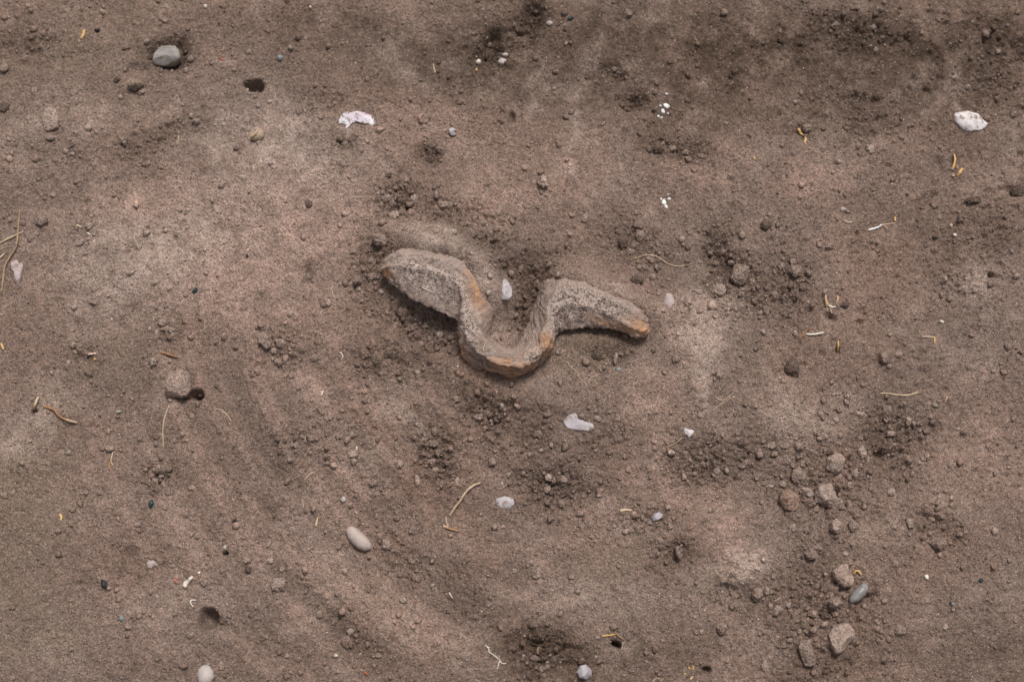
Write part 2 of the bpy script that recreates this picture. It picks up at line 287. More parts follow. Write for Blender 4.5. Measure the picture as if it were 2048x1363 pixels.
M = dict(
 soil=soil_mat('soil'),
 clod_pale=soil_mat('dry_pale_clod', (.345, .264, .226), 1.1, .10), clod=soil_mat('dry_clod', (.268, .200, .168), 1.1, .16),
 clod_dark=soil_mat('moist_clod', (.145, .105, .083), .9, .12), clod_red=soil_mat('reddish_clod', (.300, .200, .155), .9, .08), clod_tan=soil_mat('tan_clod', (.34, .255, .195), .9, .08),
 clod_local=soil_mat('clod_of_local_soil', 'object', 1.1, .12),
 grey_stone=plain_mat('grey_stone', (.235, .212, .206), (.335, .302, .292), 90, .65, .3, .10, .0003, 0, (.24, .20, .15), .25),
 slate=plain_mat('slate_pebble', (.205, .19, .185), (.285, .265, .26), 120, .38, .5, .06, .0001),
 pinkpeb=plain_mat('pink_pebble', (.43, .34, .31), (.49, .40, .37), 130, .6, .3, .10, .0002),
 white=plain_mat('white_stone', (.58, .52, .53), (.72, .67, .68), 180, .55, .3, .10, .0005, .1, SOILDUST, .4),
 lilac=plain_mat('lilac_stone', (.42, .375, .40), (.52, .475, .50), 150, .55, .35, .08, .0003, .1, SOILDUST, .45),
 violet=plain_mat('violet_white_stone', (.58, .46, .56), (.76, .73, .78), 110, .55, .3, .12, .0005, .1, SOILDUST, .55),
 lav=plain_mat('lavender_grey_pebble', (.38, .345, .37), (.45, .41, .43), 160, .6, .3, .10, .0003, 0, SOILDUST, .2),
 rosy=plain_mat('rosy_stone', (.40, .315, .30), (.47, .385, .385), 150, .6, .3, .1, .0003, 0, SOILDUST, .4),
 egg=plain_mat('cream_pebble', (.44, .38, .36), (.50, .44, .42), 120, .55, .35, .05, .0001),
 orange=plain_mat('orange_cream', (.62, .38, .20), (.40, .30, .24), 160, .6, .3, .1),
 shell=plain_mat('brown_shell', (.36, .27, .20), (.46, .34, .24), 150, .5, .35, .1, .0003),
 pinkchip=plain_mat('pink_chip', (.62, .40, .34), (.66, .5, .42), 200, .6, .3, .1),
 gold=plain_mat('golden_straw', (.58, .345, .125), (.68, .46, .22), 300, .5, .35, .12), brown=plain_mat('brown_twig', (.30, .16, .085), (.40, .23, .13), 260, .7, .2, .2),
 strawpale=plain_mat('pale_straw', (.58, .46, .33), (.48, .35, .23), 250, .55, .3, .12), root=plain_mat('cream_root', (.56, .43, .32), (.46, .33, .23), 260, .65, .25, .12),
 bone=plain_mat('bone_white', (.78, .72, .64), (.66, .58, .50), 220, .5, .35, .08), twig=plain_mat('grey_brown_twig', (.40, .29, .19), (.30, .20, .13), 300, .75, .2, .18),
 red=plain_mat('red_fleck', (.48, .11, .05), (.40, .14, .08), 200, .6, .3, .1), charcoal=plain_mat('charcoal', (.012, .015, .016), (.03, .036, .038), 300, .45, .4, .2),
 teal=plain_mat('dark_teal', (.012, .03, .038), (.02, .045, .055), 200, .4, .4, .15), blue=plain_mat('blue_grey', (.20, .23, .25), (.26, .29, .31), 220, .5, .4, .1),
 feather=plain_mat('white_sliver', (.80, .80, .80), (.70, .68, .66), 200, .4, .4, .05))

def iron_mat():
    m, n, l, p = new_mat('rusted_metal_under_dust'); pos = position(n)
    a = n.new('ShaderNodeAttribute'); a.attribute_name = 'wear'; sp = n.new('ShaderNodeSeparateColor'); l.new(a.outputs['Color'], sp.inputs[0])
    rust, spk = sp.outputs[0], sp.outputs[1]
    big = noise_node(n, l, pos, 120, 4, .65); fine = noise_node(n, l, pos, 1500, 2, .8); v = voro_node(n, l, pos, 1000); sv = n.new('ShaderNodeSeparateColor'); l.new(v.outputs['Color'], sv.inputs[0])
    col = mix_col(n, l, ramp(n, l, big, .35, .65, 0, 1), (.400, .300, .258), (.505, .390, .342))
    sd2 = noise_node(n, l, pos, 75, 4, .6); bare = math_node(n, l, 'MULTIPLY', ramp(n, l, sd2, .40, .58, 0, .85), ramp(n, l, spk, .2, .9, 1, .15)); col = mix_col(n, l, bare, col, (.30, .222, .186))
    pep = math_node(n, l, 'MULTIPLY', ramp(n, l, sv.outputs[0], .58, .66, 0, .80), spk); col = mix_col(n, l, pep, col, (.085, .066, .060))
    sal = math_node(n, l, 'MULTIPLY', ramp(n, l, sv.outputs[1], .66, .74, 0, .7), spk); col = mix_col(n, l, sal, col, (.60, .50, .45))
    rn = noise_node(n, l, pos, 330, 4, .7); rc = mix_col(n, l, ramp(n, l, rn, .35, .65, 0, 1), (.50, .205, .075), (.62, .36, .20))
    mask = math_node(n, l, 'MULTIPLY', ramp(n, l, rn, .40, .60, .12, 1), rust)
    col = mix_col(n, l, mask, col, rc)
    col = mix_col(n, l, math_node(n, l, 'MULTIPLY', sp.outputs[2], .8), col, (.11, .085, .072))
    col = scale_col(n, l, col, ramp(n, l, fine, .28, .72, .68, 1.32))
    l.new(col, p.inputs['Base Color']); p.inputs['Roughness'].default_value = .93; p.inputs['Specular IOR Level'].default_value = .15
    b1 = bump(n, l, v.outputs['Distance'], .0009, .8); l.new(bump(n, l, fine, .0006, .8, b1), p.inputs['Normal']); return m
M['iron'] = iron_mat()

# ------------------------------------------------------------------ mesh helpers
def mesh_np(name, verts, faces, mat=None, smooth=True, cols=None, attr='tint'):
    me = bpy.data.meshes.new(name)
    faces = np.asarray(faces); k = faces.shape[1]
    me.vertices.add(len(verts)); me.vertices.foreach_set('co', np.ascontiguousarray(verts, dtype=np.float32).ravel())
    me.loops.add(faces.size); me.loops.foreach_set('vertex_index', faces.astype(np.int32).ravel())
    me.polygons.add(len(faces)); me.polygons.foreach_set('loop_start', np.arange(0, faces.size, k, dtype=np.int32))
    me.polygons.foreach_set('loop_total', np.full(len(faces), k, dtype=np.int32))
    me.update(calc_edges=True)
    if smooth: me.polygons.foreach_set('use_smooth', np.ones(len(faces), dtype=bool))
    if cols is not None:
        at = me.color_attributes.new(attr, 'FLOAT_COLOR', 'POINT')
        at.data.foreach_set('color', np.column_stack([cols, np.ones(len(cols))]).astype(np.float32).ravel())
    if mat: me.materials.append(mat)
    return me
def link(name, me, parent=None, loc=None, rotz=0.0):
    o = bpy.data.objects.new(name, me); C.objects.link(o)
    if parent: o.parent = parent
    if loc is not None: o.location = loc
    if rotz: o.rotation_euler = (0, 0, rotz)
    return o
def tag(o, label, cat, group=None):
    o['label'] = label; o['category'] = cat
    if group: o['group'] = group
    return o
def icosphere(sub):
    t = (1 + 5 ** .5) / 2
    v = [(-1,t,0),(1,t,0),(-1,-t,0),(1,-t,0),(0,-1,t),(0,1,t),(0,-1,-t),(0,1,-t),(t,0,-1),(t,0,1),(-t,0,-1),(-t,0,1)]
    f = [(0,11,5),(0,5,1),(0,1,7),(0,7,10),(0,10,11),(1,5,9),(5,11,4),(11,10,2),(10,7,6),(7,1,8),(3,9,4),(3,4,2),(3,2,6),(3,6,8),(3,8,9),(4,9,5),(2,4,11),(6,2,10),(8,6,7),(9,8,1)]
    v = [np.array(p) / np.linalg.norm(p) for p in v]
    for _ in range(sub):
        cache = {}; nf = []
        def midp(a, b):
            k = (min(a, b), max(a, b))
            if k not in cache: m = v[a] + v[b]; v.append(m / np.linalg.norm(m)); cache[k] = len(v) - 1
            return cache[k]
        for a, b, c in f:
            x, y, z = midp(a, b), midp(b, c), midp(c, a); nf += [(a, x, z), (b, y, x), (c, z, y), (x, y, z)]
        f = nf
    return np.array(v), np.array(f)
ICO = {k: icosphere(k) for k in (0, 1, 2, 3, 4)}

# ------------------------------------------------------------------ the ground
STEP = 0.00095
def axis(lo, hi):
    mid = np.arange(lo, hi + STEP / 2, STEP); g = STEP * np.cumsum(1.26 ** np.arange(1, 42))
    return np.concatenate([lo - g[::-1], mid, hi + g])
gx, gy = axis(-.455, .455), axis(-.325, .345)
X, Y = np.meshgrid(gx, gy); fx, fy = X.ravel(), Y.ravel()
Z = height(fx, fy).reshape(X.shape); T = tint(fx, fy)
def H(x, y):
    """ground height by bilinear interpolation"""
    i = int(np.clip(np.searchsorted(gx, x) - 1, 0, len(gx) - 2)); j = int(np.clip(np.searchsorted(gy, y) - 1, 0, len(gy) - 2))
    u = (x - gx[i]) / (gx[i + 1] - gx[i]); v = (y - gy[j]) / (gy[j + 1] - gy[j])
    return (Z[j, i] * (1 - u) + Z[j, i + 1] * u) * (1 - v) + (Z[j + 1, i] * (1 - u) + Z[j + 1, i + 1] * u) * v
nx, ny = len(gx), len(gy); idx = np.arange(nx * ny).reshape(ny, nx)
quads = np.stack([idx[:-1, :-1], idx[:-1, 1:], idx[1:, 1:], idx[1:, :-1]], -1).reshape(-1, 4)
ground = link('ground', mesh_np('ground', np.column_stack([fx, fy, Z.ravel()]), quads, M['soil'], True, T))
ground['kind'] = 'structure'; ground['label'] = 'brushed brown and pinkish soil of the excavation floor'

TONES = {'clod_pale': (np.array([.400, .305, .262]), .6, 1.2), 'clod': (np.array([.320, .238, .202]), .55, 1.15), 'clod_dark': (np.array([.120, .086, .068]), .5, .55), 'clod_tan': (np.array([.37, .275, .21]), .7, 1.1), 'clod_red': (np.array([.320, .208, .160]), .8, 1.0)}
def local_tone(xs, ys, names):
    t = tint(np.array(xs, float), np.array(ys, float)); out = []
    for c, nm in zip(t, names):
        own, mixf, gain = TONES[nm]; out.append((*(own * mixf + c * gain * (1 - mixf)), 1.0))
    return out
NAME_OF = {id(M[k]): k for k in ('clod_pale', 'clod', 'clod_dark', 'clod_tan', 'clod_red')}
SOLIDS = []                                        # BVH trees that roots and straws may lie on
def ground_hit(px, py):
    z = 0.0
    for _ in range(8):
        p = at_z(px, py, z); z = .5 * z + .5 * H(p[0], p[1])
    p = at_z(px, py, z); return np.array([p[0], p[1], H(p[0], p[1])])
def hit(px, py):
    g = ground_hit(px, py); d = Vector(ray(px, py)).normalized(); best = (Vector(g) - Vector(CAM)).length
    for t in SOLIDS:
        r = t.ray_cast(Vector(CAM), d)
        if r[0] is not None and r[3] < best: best = r[3]; g = np.array(r[0])
    return g
def mpp(p): return PXM * float(np.dot(p - CAM, FWD))   # metres per pixel at a point

# ------------------------------------------------------------------ the corroded bar
#   front low edge      front rim        back rim        foot at the back      heights in mm
STATIONS = [((764,550),(761,538),(768,524),(776,514),(12,17,19,16)),((790,570),(786,532),(793,510),(803,498),(13,23,25,20)),
 ((815,592),(820,532),(829,509),(838,495),(14,26,27,21)),((850,609),(860,542),(868,516),(876,501),(15,27,28,22)),
 ((880,623),(893,557),(900,529),(908,513),(15,28,28,22)),((905,635),(917,573),(928,546),(940,529),(14,28,28,21)),
 ((914,645),(924,600),(942,567),(966,550),(12,27,28,18)),((916,660),(927,630),(951,600),(982,592),(10,26,27,13)),
 ((918,678),(930,655),(957,636),(984,640),(8,26,27,12)),((922,698),(938,682),(962,667),(978,668),(6,26,27,9)),
 ((936,722),(955,703),(972,687),(985,680),(4,26,27,6)),((965,746),(980,719),(992,705),(1002,692),(3,26,27,5)),
 ((1010,757),(1012,731),(1018,713),(1022,696),(3,26,26,4)),((1050,748),(1045,729),(1040,713),(1036,688),(4,25,26,3)),
 ((1085,726),(1073,713),(1061,702),(1045,676),(5,25,26,1)),((1106,696),(1094,690),(1081,681),(1055,652),(6,25,26,0)),
 ((1114,668),(1106,656),(1093,645),(1064,622),(7,25,26,0)),((1119,662),(1113,628),(1099,615),(1073,593),(8,24,26,1)),
 ((1131,660),(1126,608),(1111,588),(1084,566),(9,23,26,4)),((1152,659),(1151,607),(1141,574),(1106,558),(10,23,26,10)),
 ((1187,652),(1186,614),(1171,580),(1161,563),(11,22,25,12)),((1221,656),(1216,630),(1206,596),(1206,577),(12,21,24,12)),
 ((1256,667),(1251,648),(1246,613),(1251,599),(12,19,22,12)),((1281,672),(1281,661),(1276,633),(1281,621),(11,16,19,11)),
 ((1297,664),(1300,655),(1298,644),(1294,637),(10,13,15,10))]
def catmull(P, n):
    P = np.asarray(P, float); Q = np.concatenate([[2 * P[0] - P[1]], P, [2 * P[-1] - P[-2]]]); out = []
    t = np.linspace(0, len(P) - 1 - 1e-9, n); i = t.astype(int); f = (t - i)
    sh = (slice(None),) + (None,) * (P.ndim - 1); f = f[sh]
    p0, p1, p2, p3 = Q[i], Q[i + 1], Q[i + 2], Q[i + 3]
    return .5 * (2 * p1 + (p2 - p0) * f + (2 * p0 - 5 * p1 + 4 * p2 - p3) * f ** 2 + (3 * p1 - p0 - 3 * p2 + p3) * f ** 3)
def build_bar():
    rows = []
    for b, c, d, e, hz in STATIONS:
        B, Cc, D, E = [at_z(p[0], p[1], z * 1e-3) for p, z in zip((b, c, d, e), hz)]
        mid = (Cc + D) / 2
        A = B + (mid - B) * .45; A[2] = -.022
        A2 = B + (mid - B) * .12; A2[2] = B[2] - .006
        F = E.copy(); F[2] = -.022
        rows.append([A, A2, B, Cc, D, E, F])
    R = catmull(np.array(rows), 420)                                 # along the bar
    NS = 72; lin = lambda r: np.stack([np.interp(np.linspace(0, len(r) - 1, NS), np.arange(len(r)), r[:, q]) for q in range(3)], 1)
    R = np.stack([.35 * catmull(r, NS) + .65 * lin(r) for r in R])               # across it
    L, K = R.shape[:2]
    du = np.gradient(R, axis=0); dv = np.gradient(R, axis=1); N = np.cross(du, dv); N /= np.linalg.norm(N, axis=2, keepdims=True) + 1e-12
    if np.mean(N[L // 2, K // 2:K // 2 + 8, 2]) < 0: N = -N
    x, y, z = R[..., 0].ravel(), R[..., 1].ravel(), R[..., 2].ravel()
    s = (np.arange(L)[:, None] * np.ones(K)[None, :]).ravel() / L; t = (np.arange(K)[None, :] * np.ones(L)[:, None]).ravel() / K
    d = .0034 * fbm(x + z * .7, y - z * .6, 60, 3, off=3.3) + .0016 * fbm(x + z, y + z, 190, 4, .65, off=1.7)
    outer = np.exp(-((t - .42) / .07) ** 2); bend = np.exp(-((s - .53) / .12) ** 4)
    lay = fbm(s * 18, t * 46, 1.0, 3, .6, off=4.4); strat = np.sin(t * 2 * math.pi * 17 + 5 * fbm(s * 14, t * 3, 1.0, 3, off=5.5)); d = d + outer * (.0022 * bend * np.round(lay * 5) / 5 + .0012 * lay + bend * .0014 * np.tanh(2.5 * strat))      # flaking layers along the outer side
    ridge = np.exp(-((t - .50) / .025) ** 2) + np.exp(-((t - .66) / .025) ** 2); d = d + ridge * (.0010 + .0024 * fbm(s * 26, t * 6, 1.0, 4, off=6.6)); d = d + np.exp(-((t - .34) / .04) ** 2) * .0034 * fbm(s * 28, t * 3, 1.0, 4, .6, off=8.8)
    d = d + .55 * domes(x + .6 * z, y + .5 * z, .0021, .2, .5, .8, 5) + .5 * domes(x - .4 * z, y + .7 * z, .0046, .15, .45, .35, 6)
    V = R.reshape(-1, 3) + N.reshape(-1, 3) * d[:, None]; seam = np.concatenate([outer * bend * np.clip(-strat, 0, 1), [0, 0]])
    i = np.arange(L * K).reshape(L, K); ip = np.roll(i, -1, 1)
    Q = np.stack([i[:-1], i[1:], ip[1:], ip[:-1]], -1).reshape(-1, 4)
    tri = np.concatenate([Q[:, [0, 1, 2]], Q[:, [0, 2, 3]]])
    c0, c1 = len(V), len(V) + 1
    V = np.concatenate([V, [R[0].mean(0) - (R[6].mean(0) - R[0].mean(0)) * .25], [R[-1].mean(0) - (R[-7].mean(0) - R[-1].mean(0)) * .25]])
    caps = [(c0, i[0, k], i[0, (k + 1) % K]) for k in range(K)] + [(c1, i[-1, (k + 1) % K], i[-1, k]) for k in range(K)]
    tri = np.concatenate([tri, np.array(caps)])
    if N[L // 2, K // 2, 2] > 0 and np.cross(V[tri[K * 210 + 30, 1]] - V[tri[K * 210 + 30, 0]], V[tri[K * 210 + 30, 2]] - V[tri[K * 210 + 30, 0]])[2] < 0: tri = tri[:, ::-1]
    x, y = V[:, 0], V[:, 1]
    def pb(b, sharp=2):                                             # blobs on the raised bar, given at 24 mm height
        c = at_z(b[0], b[1], .02); a = -math.radians(b[4]); dx, dy = x - c[0], y - c[1]
        u = (dx * math.cos(a) + dy * math.sin(a)) / (b[2] * S0); v = (-dx * math.sin(a) + dy * math.cos(a)) / (b[3] * S0)
        return np.exp(-((u * u + v * v) ** (sharp / 2)))
    rust = sum(pb(b) * b[5] for b in [(768,545,13,12,0,.9),(784,548,10,5,20,.9),(952,592,11,24,-15,1),(938,556,6,16,-30,.6),(921,700,8,22,-15,.9),(934,722,12,9,40,.6),(1005,744,48,9,8,.9),(1000,754,52,9,4,.9),(1060,743,36,9,-25,.8),(932,714,9,22,-20,.7),
        (1012,722,30,6,5,.45),(1066,735,34,8,-25,.8),(1095,690,12,16,20,1),(1085,676,14,8,-40,.5),(1225,646,50,6,18,.85),(1288,656,22,14,25,1.2),(1030,736,60,10,-4,.3),(1090,700,16,22,20,.4),(958,600,14,34,-15,.5),(1000,728,30,8,10,.5),(1265,640,20,8,25,.5),(1045,712,20,5,-20,.4),(915,668,6,10,0,.5)])
    spk = sum(pb(b, 3) for b in [(840,552,70,34,20,0),(905,580,30,44,20,0),(938,650,18,50,-10,0),(1065,712,34,14,-35,0),(1150,605,46,40,0,0),(1220,615,56,20,28,0),(1115,625,14,36,15,0)])
    wear = np.column_stack([np.clip(rust, 0, 1), np.clip(spk * .9 + .12, 0, 1), seam])
    o = link('rusty_metal_bar', mesh_np('rusty_metal_bar', V, tri, M['iron'], True, wear, 'wear'))
    tag(o, 'dusty rust-stained metal bar bent into a U with two splayed arms, half buried', 'metal bar')
    SOLIDS.append(BVHTree.FromPolygons([tuple(v) for v in V], [tuple(int(q) for q in f) for f in tri]))
build_bar()

# ------------------------------------------------------------------ stones and clods
def rock_mesh(name, outline, h, eps=.7, rough=.08, facets=7, sub=4, seed=0, mat=None, tilt=(0, 0)):
    """outline: metres round the middle; h: full height; eps<1 gives flat tops and steep sides"""
    r_ = random.Random(seed); D, F = ICO[sub]
    pts = np.asarray(outline); ang = np.linspace(-math.pi, math.pi, 181); rad = np.zeros(181)
    for k, a in enumerate(ang):
        dx, dy = math.cos(a), math.sin(a); best = 0
        for (ax, ay), (bx, by) in zip(pts, np.roll(pts, -1, 0)):
            ex, ey = bx - ax, by - ay; den = dx * ey - dy * ex
            if abs(den) < 1e-12: continue
            t = (ax * ey - ay * ex) / den; s = (ax * dy - ay * dx) / den
            if t > 0 and -1e-6 <= s <= 1 + 1e-6: best = max(best, t)
        rad[k] = best
    rad[rad == 0] = rad[rad > 0].mean(); k3 = np.array([.25, .5, .25]); rr = np.concatenate([rad[-3:-1], rad, rad[1:3]]); rad = np.convolve(rr, k3, 'same')[2:-2]
    th = np.arctan2(D[:, 1], D[:, 0]); ph = np.arcsin(np.clip(D[:, 2], -1, 1))
    U = np.column_stack([np.cos(th) * np.cos(ph) ** eps, np.sin(th) * np.cos(ph) ** eps, np.sign(np.sin(ph)) * np.abs(np.sin(ph)) ** eps])
    for _ in range(facets):
        n = np.array([r_.gauss(0, 1), r_.gauss(0, 1), abs(r_.gauss(0, 1)) * .9 + .35]); n /= np.linalg.norm(n); d = r_.uniform(.70, .93)
        e = U @ n - d; U = U - np.where(e > 0, e * .92, 0)[:, None] * n
    off = Vector((r_.uniform(0, 50), r_.uniform(0, 50), r_.uniform(0, 50)))
    if rough:
        nz = np.array([mnoise.fractal(Vector(u) * 2.2 + off, .9, 2.1, 4) for u in U]); U = U * (1 + rough * nz)[:, None]
        if rough > .06 and sub >= 3:
            cell = np.array([mnoise.voronoi(Vector(u) * 3.4 + off)[0][0] for u in U]); U = U * (1 - .35 * rough + rough * .9 * (.5 - cell))[:, None]
    sc = np.interp(th, ang, rad) * (1.0 if facets < 3 else 1.08); V = np.column_stack([U[:, 0] * sc, U[:, 1] * sc, U[:, 2] * h / 2])
    V[:, 2] += V[:, 0] * tilt[0] + V[:, 1] * tilt[1]
    return mesh_np(name, V, F, mat), V, F
def place_rock(name, px_outline, h_mm, mat, label, cat, eps=.7, rough=.14, facets=7, bury=.25, seed=None, tilt=(0, 0), group=None, sub=4, lift=0):
    po = np.asarray(px_outline, float); c = (po.min(0) + po.max(0)) / 2; g = ground_hit(*c); s = mpp(g)
    out = np.column_stack([(po[:, 0] - c[0]) * s, -(po[:, 1] - c[1]) * s])
    h = h_mm * 1e-3; me, V, F = rock_mesh(name, out, h, eps, rough, facets, sub, seed if seed is not None else int(c[0] * 7 + c[1]), mat, tilt)
    z = at_z(c[0], c[1], g[2] + h * (.5 - bury)); loc = (z[0], z[1], z[2] + lift * 1e-3)
    o = link(name, me, loc=loc); tag(o, label, cat, group)
    if id(mat) in NAME_OF: o.color = local_tone([loc[0]], [loc[1]], [NAME_OF[id(mat)]])[0]; me.materials[0] = M['clod_local']
    W = V + np.array(loc); SOLIDS.append(BVHTree.FromPolygons([tuple(v) for v in W], [tuple(int(q) for q in f) for f in F]))
    return o
def Z4(x0, y0, *pts): return [(x0 + a / 4, y0 + b / 4) for a, b in pts]
def ell(cx, cy, w, h, rot=0, n=14, jag=.0, seed=0):
    r = random.Random(seed + int(cx)); a = math.radians(rot); o = []
    for k in range(n):
        t = 2 * math.pi * k / n; j = 1 + r.uniform(-jag, jag); u, v = w / 2 * math.cos(t) * j, h / 2 * math.sin(t) * j
        o.append((cx + u * math.cos(a) - v * math.sin(a), cy + u * math.sin(a) + v * math.cos(a)))
    return o
R_ = place_rock
R_('stone', [(306,130),(309,117),(317,105),(325,95),(337,93),(351,96),(360,107),(362,122),(350,131),(332,133)], 15, M['grey_stone'], 'smooth grey wedge-shaped stone sitting in a dark hollow', 'stone', .72, .03, 6, .12, tilt=(0, .1), lift=2)
R_('soil_clod', Z4(0,0,(1020,665),(1050,630),(1110,635),(1150,670),(1120,705),(1080,725),(1030,705)), 10, M['clod_tan'], 'tan lumpy clod just below the hollow with the grey stone', 'clod', bury=.2, lift=1, seed=3)
R_('soil_clod', Z4(0,0,(345,950),(350,870),(400,860),(450,890),(470,960),(465,1020),(390,1045),(365,1030)), 6, M['clod_pale'], 'flat pale oblong clod set flush in the soil like a tile', 'clod', .5, .05, 3, .35)
R_('stone', Z4(512,0,(615,922),(700,890),(790,880),(870,903),(940,945),(962,985),(930,1018),(880,1008),(800,985),(765,1000),(735,1050),(705,1010),(680,985),(640,1000)), 8, M['violet'], 'long white and violet lump of stone breaking through pinkish soil', 'stone', .9, .10, 4, .66)
R_('stone', Z4(1536,0,(1480,930),(1500,900),(1600,880),(1680,905),(1720,960),(1765,995),(1700,1045),(1600,1067),(1540,1040),(1500,990)), 10, M['white'], 'smooth white stone with pointed end and crumbs of soil on top', 'stone', .95, .03, 2, .45)
R_('stone', Z4(0,341,(85,740),(130,712),(178,735),(182,800),(172,870),(152,912),(125,885),(110,820),(88,785)), 8, M['rosy'], 'pinkish lilac stone half covered beside the crossed dry stalks', 'stone', .95, .06, 3, .55)
R_('soil_clod', Z4(0,682,(1340,400),(1352,320),(1370,270),(1430,250),(1500,253),(1527,310),(1532,390),(1500,442),(1440,450),(1350,430)), 13, M['clod'], 'large square-edged clod standing on the rim of a dark gap', 'clod', .55, .06, 5, .2, lift=4)
R_('soil_clod', [(513,667),(526,661),(538,675),(541,692),(532,700),(519,688)], 10, M['clod_pale'], 'pale angular clod among crumbs, larger of two lying together', 'clod')
R_('soil_clod', ell(562,686,20,17,20,9,.12), 8, M['clod_pale'], 'pale knobbly clod among crumbs, smaller of two lying together', 'clod')
R_('pebble', Z4(512,1022,(718,160),(730,130),(760,116),(800,132),(850,172),(900,222),(928,268),(920,300),(875,316),(820,298),(775,262),(735,215)), 12, M['pinkpeb'], 'smooth elongated pinkish oval pebble lying on brushed soil', 'pebble', 1, .015, 0, .3)
R_('soil_clod', ell(772,1089,21,21,0,9,.1), 8, M['clod_pale'], 'small pale clod right beside the elongated pinkish pebble', 'clod')
R_('soil_clod', Z4(512,1022,(118,580),(135,540),(215,530),(235,580),(228,625),(180,640),(135,625)), 9, M['clod_pale'], 'pale squarish clod with a small dark gap at its corner', 'clod', .6)
R_('pebble', Z4(0,1022,(1575,1310),(1585,1262),(1610,1235),(1640,1227),(1680,1240),(1708,1280),(1714,1330),(1690,1375),(1640,1390),(1595,1370)), 12, M['egg'], 'smooth round cream pebble like a small egg', 'pebble', 1, .01, 0, .3)
R_('pebble', Z4(1024,1022,(523,1285),(545,1237),(590,1228),(636,1268),(632,1312),(592,1337),(540,1327)), 11, M['lav'], 'faceted pale grey pebble beside dark crumbly soil', 'pebble', .8, .03, 8, .3)
R_('pebble', Z4(1024,1022,(1118,50),(1140,18),(1180,8),(1207,20),(1200,48),(1170,70),(1130,75)), 7, M['lav'], 'small lavender-grey oval pebble near a broken wood chip', 'pebble', .9, .03, 4, .35)
R_('pebble', Z4(1536,1022,(645,700),(665,655),(705,615),(760,574),(798,583),(806,620),(775,675),(715,722),(655,736)), 11, M['slate'], 'shiny dark grey bean-shaped pebble beside big clods', 'pebble', 1, .015, 0, .3)
R_('soil_clod', Z4(1024,341,(204,50),(240,38),(275,55),(292,85),(285,128),(245,137),(215,120),(203,90)), 9, M['clod_pale'], 'pale rounded clod alone on smooth soil above the bar', 'clod', .7)
R_('soil_clod', ell(1480,548,34,46,15,10,.12), 15, M['clod'], 'tall craggy dark-sided clod on a crumbly dark patch', 'clod', .65, .10, 9, .3)
R_('soil_clod', ell(1437,580,31,24,-8,11,.07), 9, M['clod_pale'], 'rounded pale clod just in front of the tall craggy one', 'clod')
R_('soil_clod', Z4(1536,682,(133,222),(160,160),(215,138),(240,180),(242,275),(205,278),(165,256)), 9, M['clod_dark'], 'dark brown triangular clod alone on pale dry soil', 'clod')
R_('soil_clod', ell(1769,713,22,24,0,10,.12), 9, M['clod'], 'grey knobbly clod with a crumb at its foot, near bent straw', 'clod')
R_('soil_clod', Z4(1536,682,(470,1020),(478,940),(508,900),(545,883),(590,908),(607,950),(590,1010),(545,1062),(500,1035)), 12, M['clod_pale'], 'upright blocky pale clod with a dark left side', 'clod', .6, .05, 6)
R_('soil_clod', Z4(1536,682,(183,1085),(200,1030),(250,1003),(297,1050),(297,1110),(270,1142),(200,1122)), 10, M['clod'], 'craggy brown clod between the blocky pale one and the reddish one', 'clod', .7, .12, 9)
R_('soil_clod', Z4(1536,682,(93,1270),(118,1200),(170,1183),(240,1235),(243,1310),(210,1353),(140,1342)), 13, M['clod_red'], 'reddish-brown angular clod with a split face', 'clod', .6, .05, 9)
R_('soil_clod', Z4(1536,682,(372,1240),(388,1170),(430,1148),(520,1143),(550,1190),(548,1235),(585,1280),(577,1340),(515,1352),(440,1305),(380,1268)), 14, M['clod_pale'], 'largest pale clod, ragged and pitted, beside the reddish one', 'clod', .6, .09, 5)
R_('soil_clod', ell(1672,1052,26,30,0,9,.13), 10, M['clod_pale'], 'pale jagged clod just below the largest pale clod', 'clod')
R_('soil_clod', ell(1706,1052,17,26,-20,8,.15), 9, M['clod'], 'narrow dark-edged clod leaning beside the pale jagged one', 'clod')
R_('soil_clod', Z4(1536,1022,(1283,245),(1350,203),(1400,213),(1432,265),(1370,312),(1290,268)), 10, M['clod'], 'wedge-shaped brown clod beside a dark crack in the soil', 'clod', .65)
R_('soil_clod', Z4(1536,1022,(515,480),(560,430),(640,423),(662,470),(678,560),(650,602),(600,607),(530,535)), 12, M['clod'], 'long ragged clod touching the shiny bean-shaped pebble', 'clod', .6, .10, 6)
R_('soil_clod', Z4(1536,1022,(468,722),(500,690),(560,688),(595,740),(545,783),(500,767)), 10, M['clod'], 'ragged brown clod at the tip of the bean-shaped pebble', 'clod', .7, .13, 7)
R_('soil_clod', Z4(1536,1022,(493,985),(520,940),(590,908),(650,903),(692,960),(687,1010),(640,1060),(560,1132),(533,1127),(500,1060)), 13, M['clod_pale'], 'big flat-topped pointed clod with a thin root lying on it', 'clod', .5, .05, 4)
R_('soil_clod', Z4(1536,1022,(243,1085),(270,1033),(340,1033),(357,1100),(377,1150),(367,1222),(290,1228),(260,1150)), 12, M['clod'], 'oblong rough clod beside the big pointed one', 'clod', .6, .09, 6)
R_('soil_clod', ell(1622,1108,27,22,10,8,.15), 9, M['clod'], 'grey lumpy clod on dusty ground above the ragged clods', 'clod')
R_('soil_clod', ell(1516,1188,22,31,15,9,.1), 10, M['clod'], 'upright grey-brown clod at the edge of a pale dusty patch', 'clod')
R_('soil_clod', ell(1445,1255,22,27,10,10,.08), 9, M['clod'], 'rounded grey clod alone on darker brushed soil', 'clod')
R_('soil_clod', ell(1073,1145,21,21,0,12,.05), 6, M['clod'], 'round soft clod pressed into a dark ring of soil', 'clod', .8, .06, 3, .5)
R_('soil_clod', ell(1357,1103,15,27,-15,9,.1), 8, M['clod'], 'slim clod in a dark crescent-shaped gap', 'clod', .7)
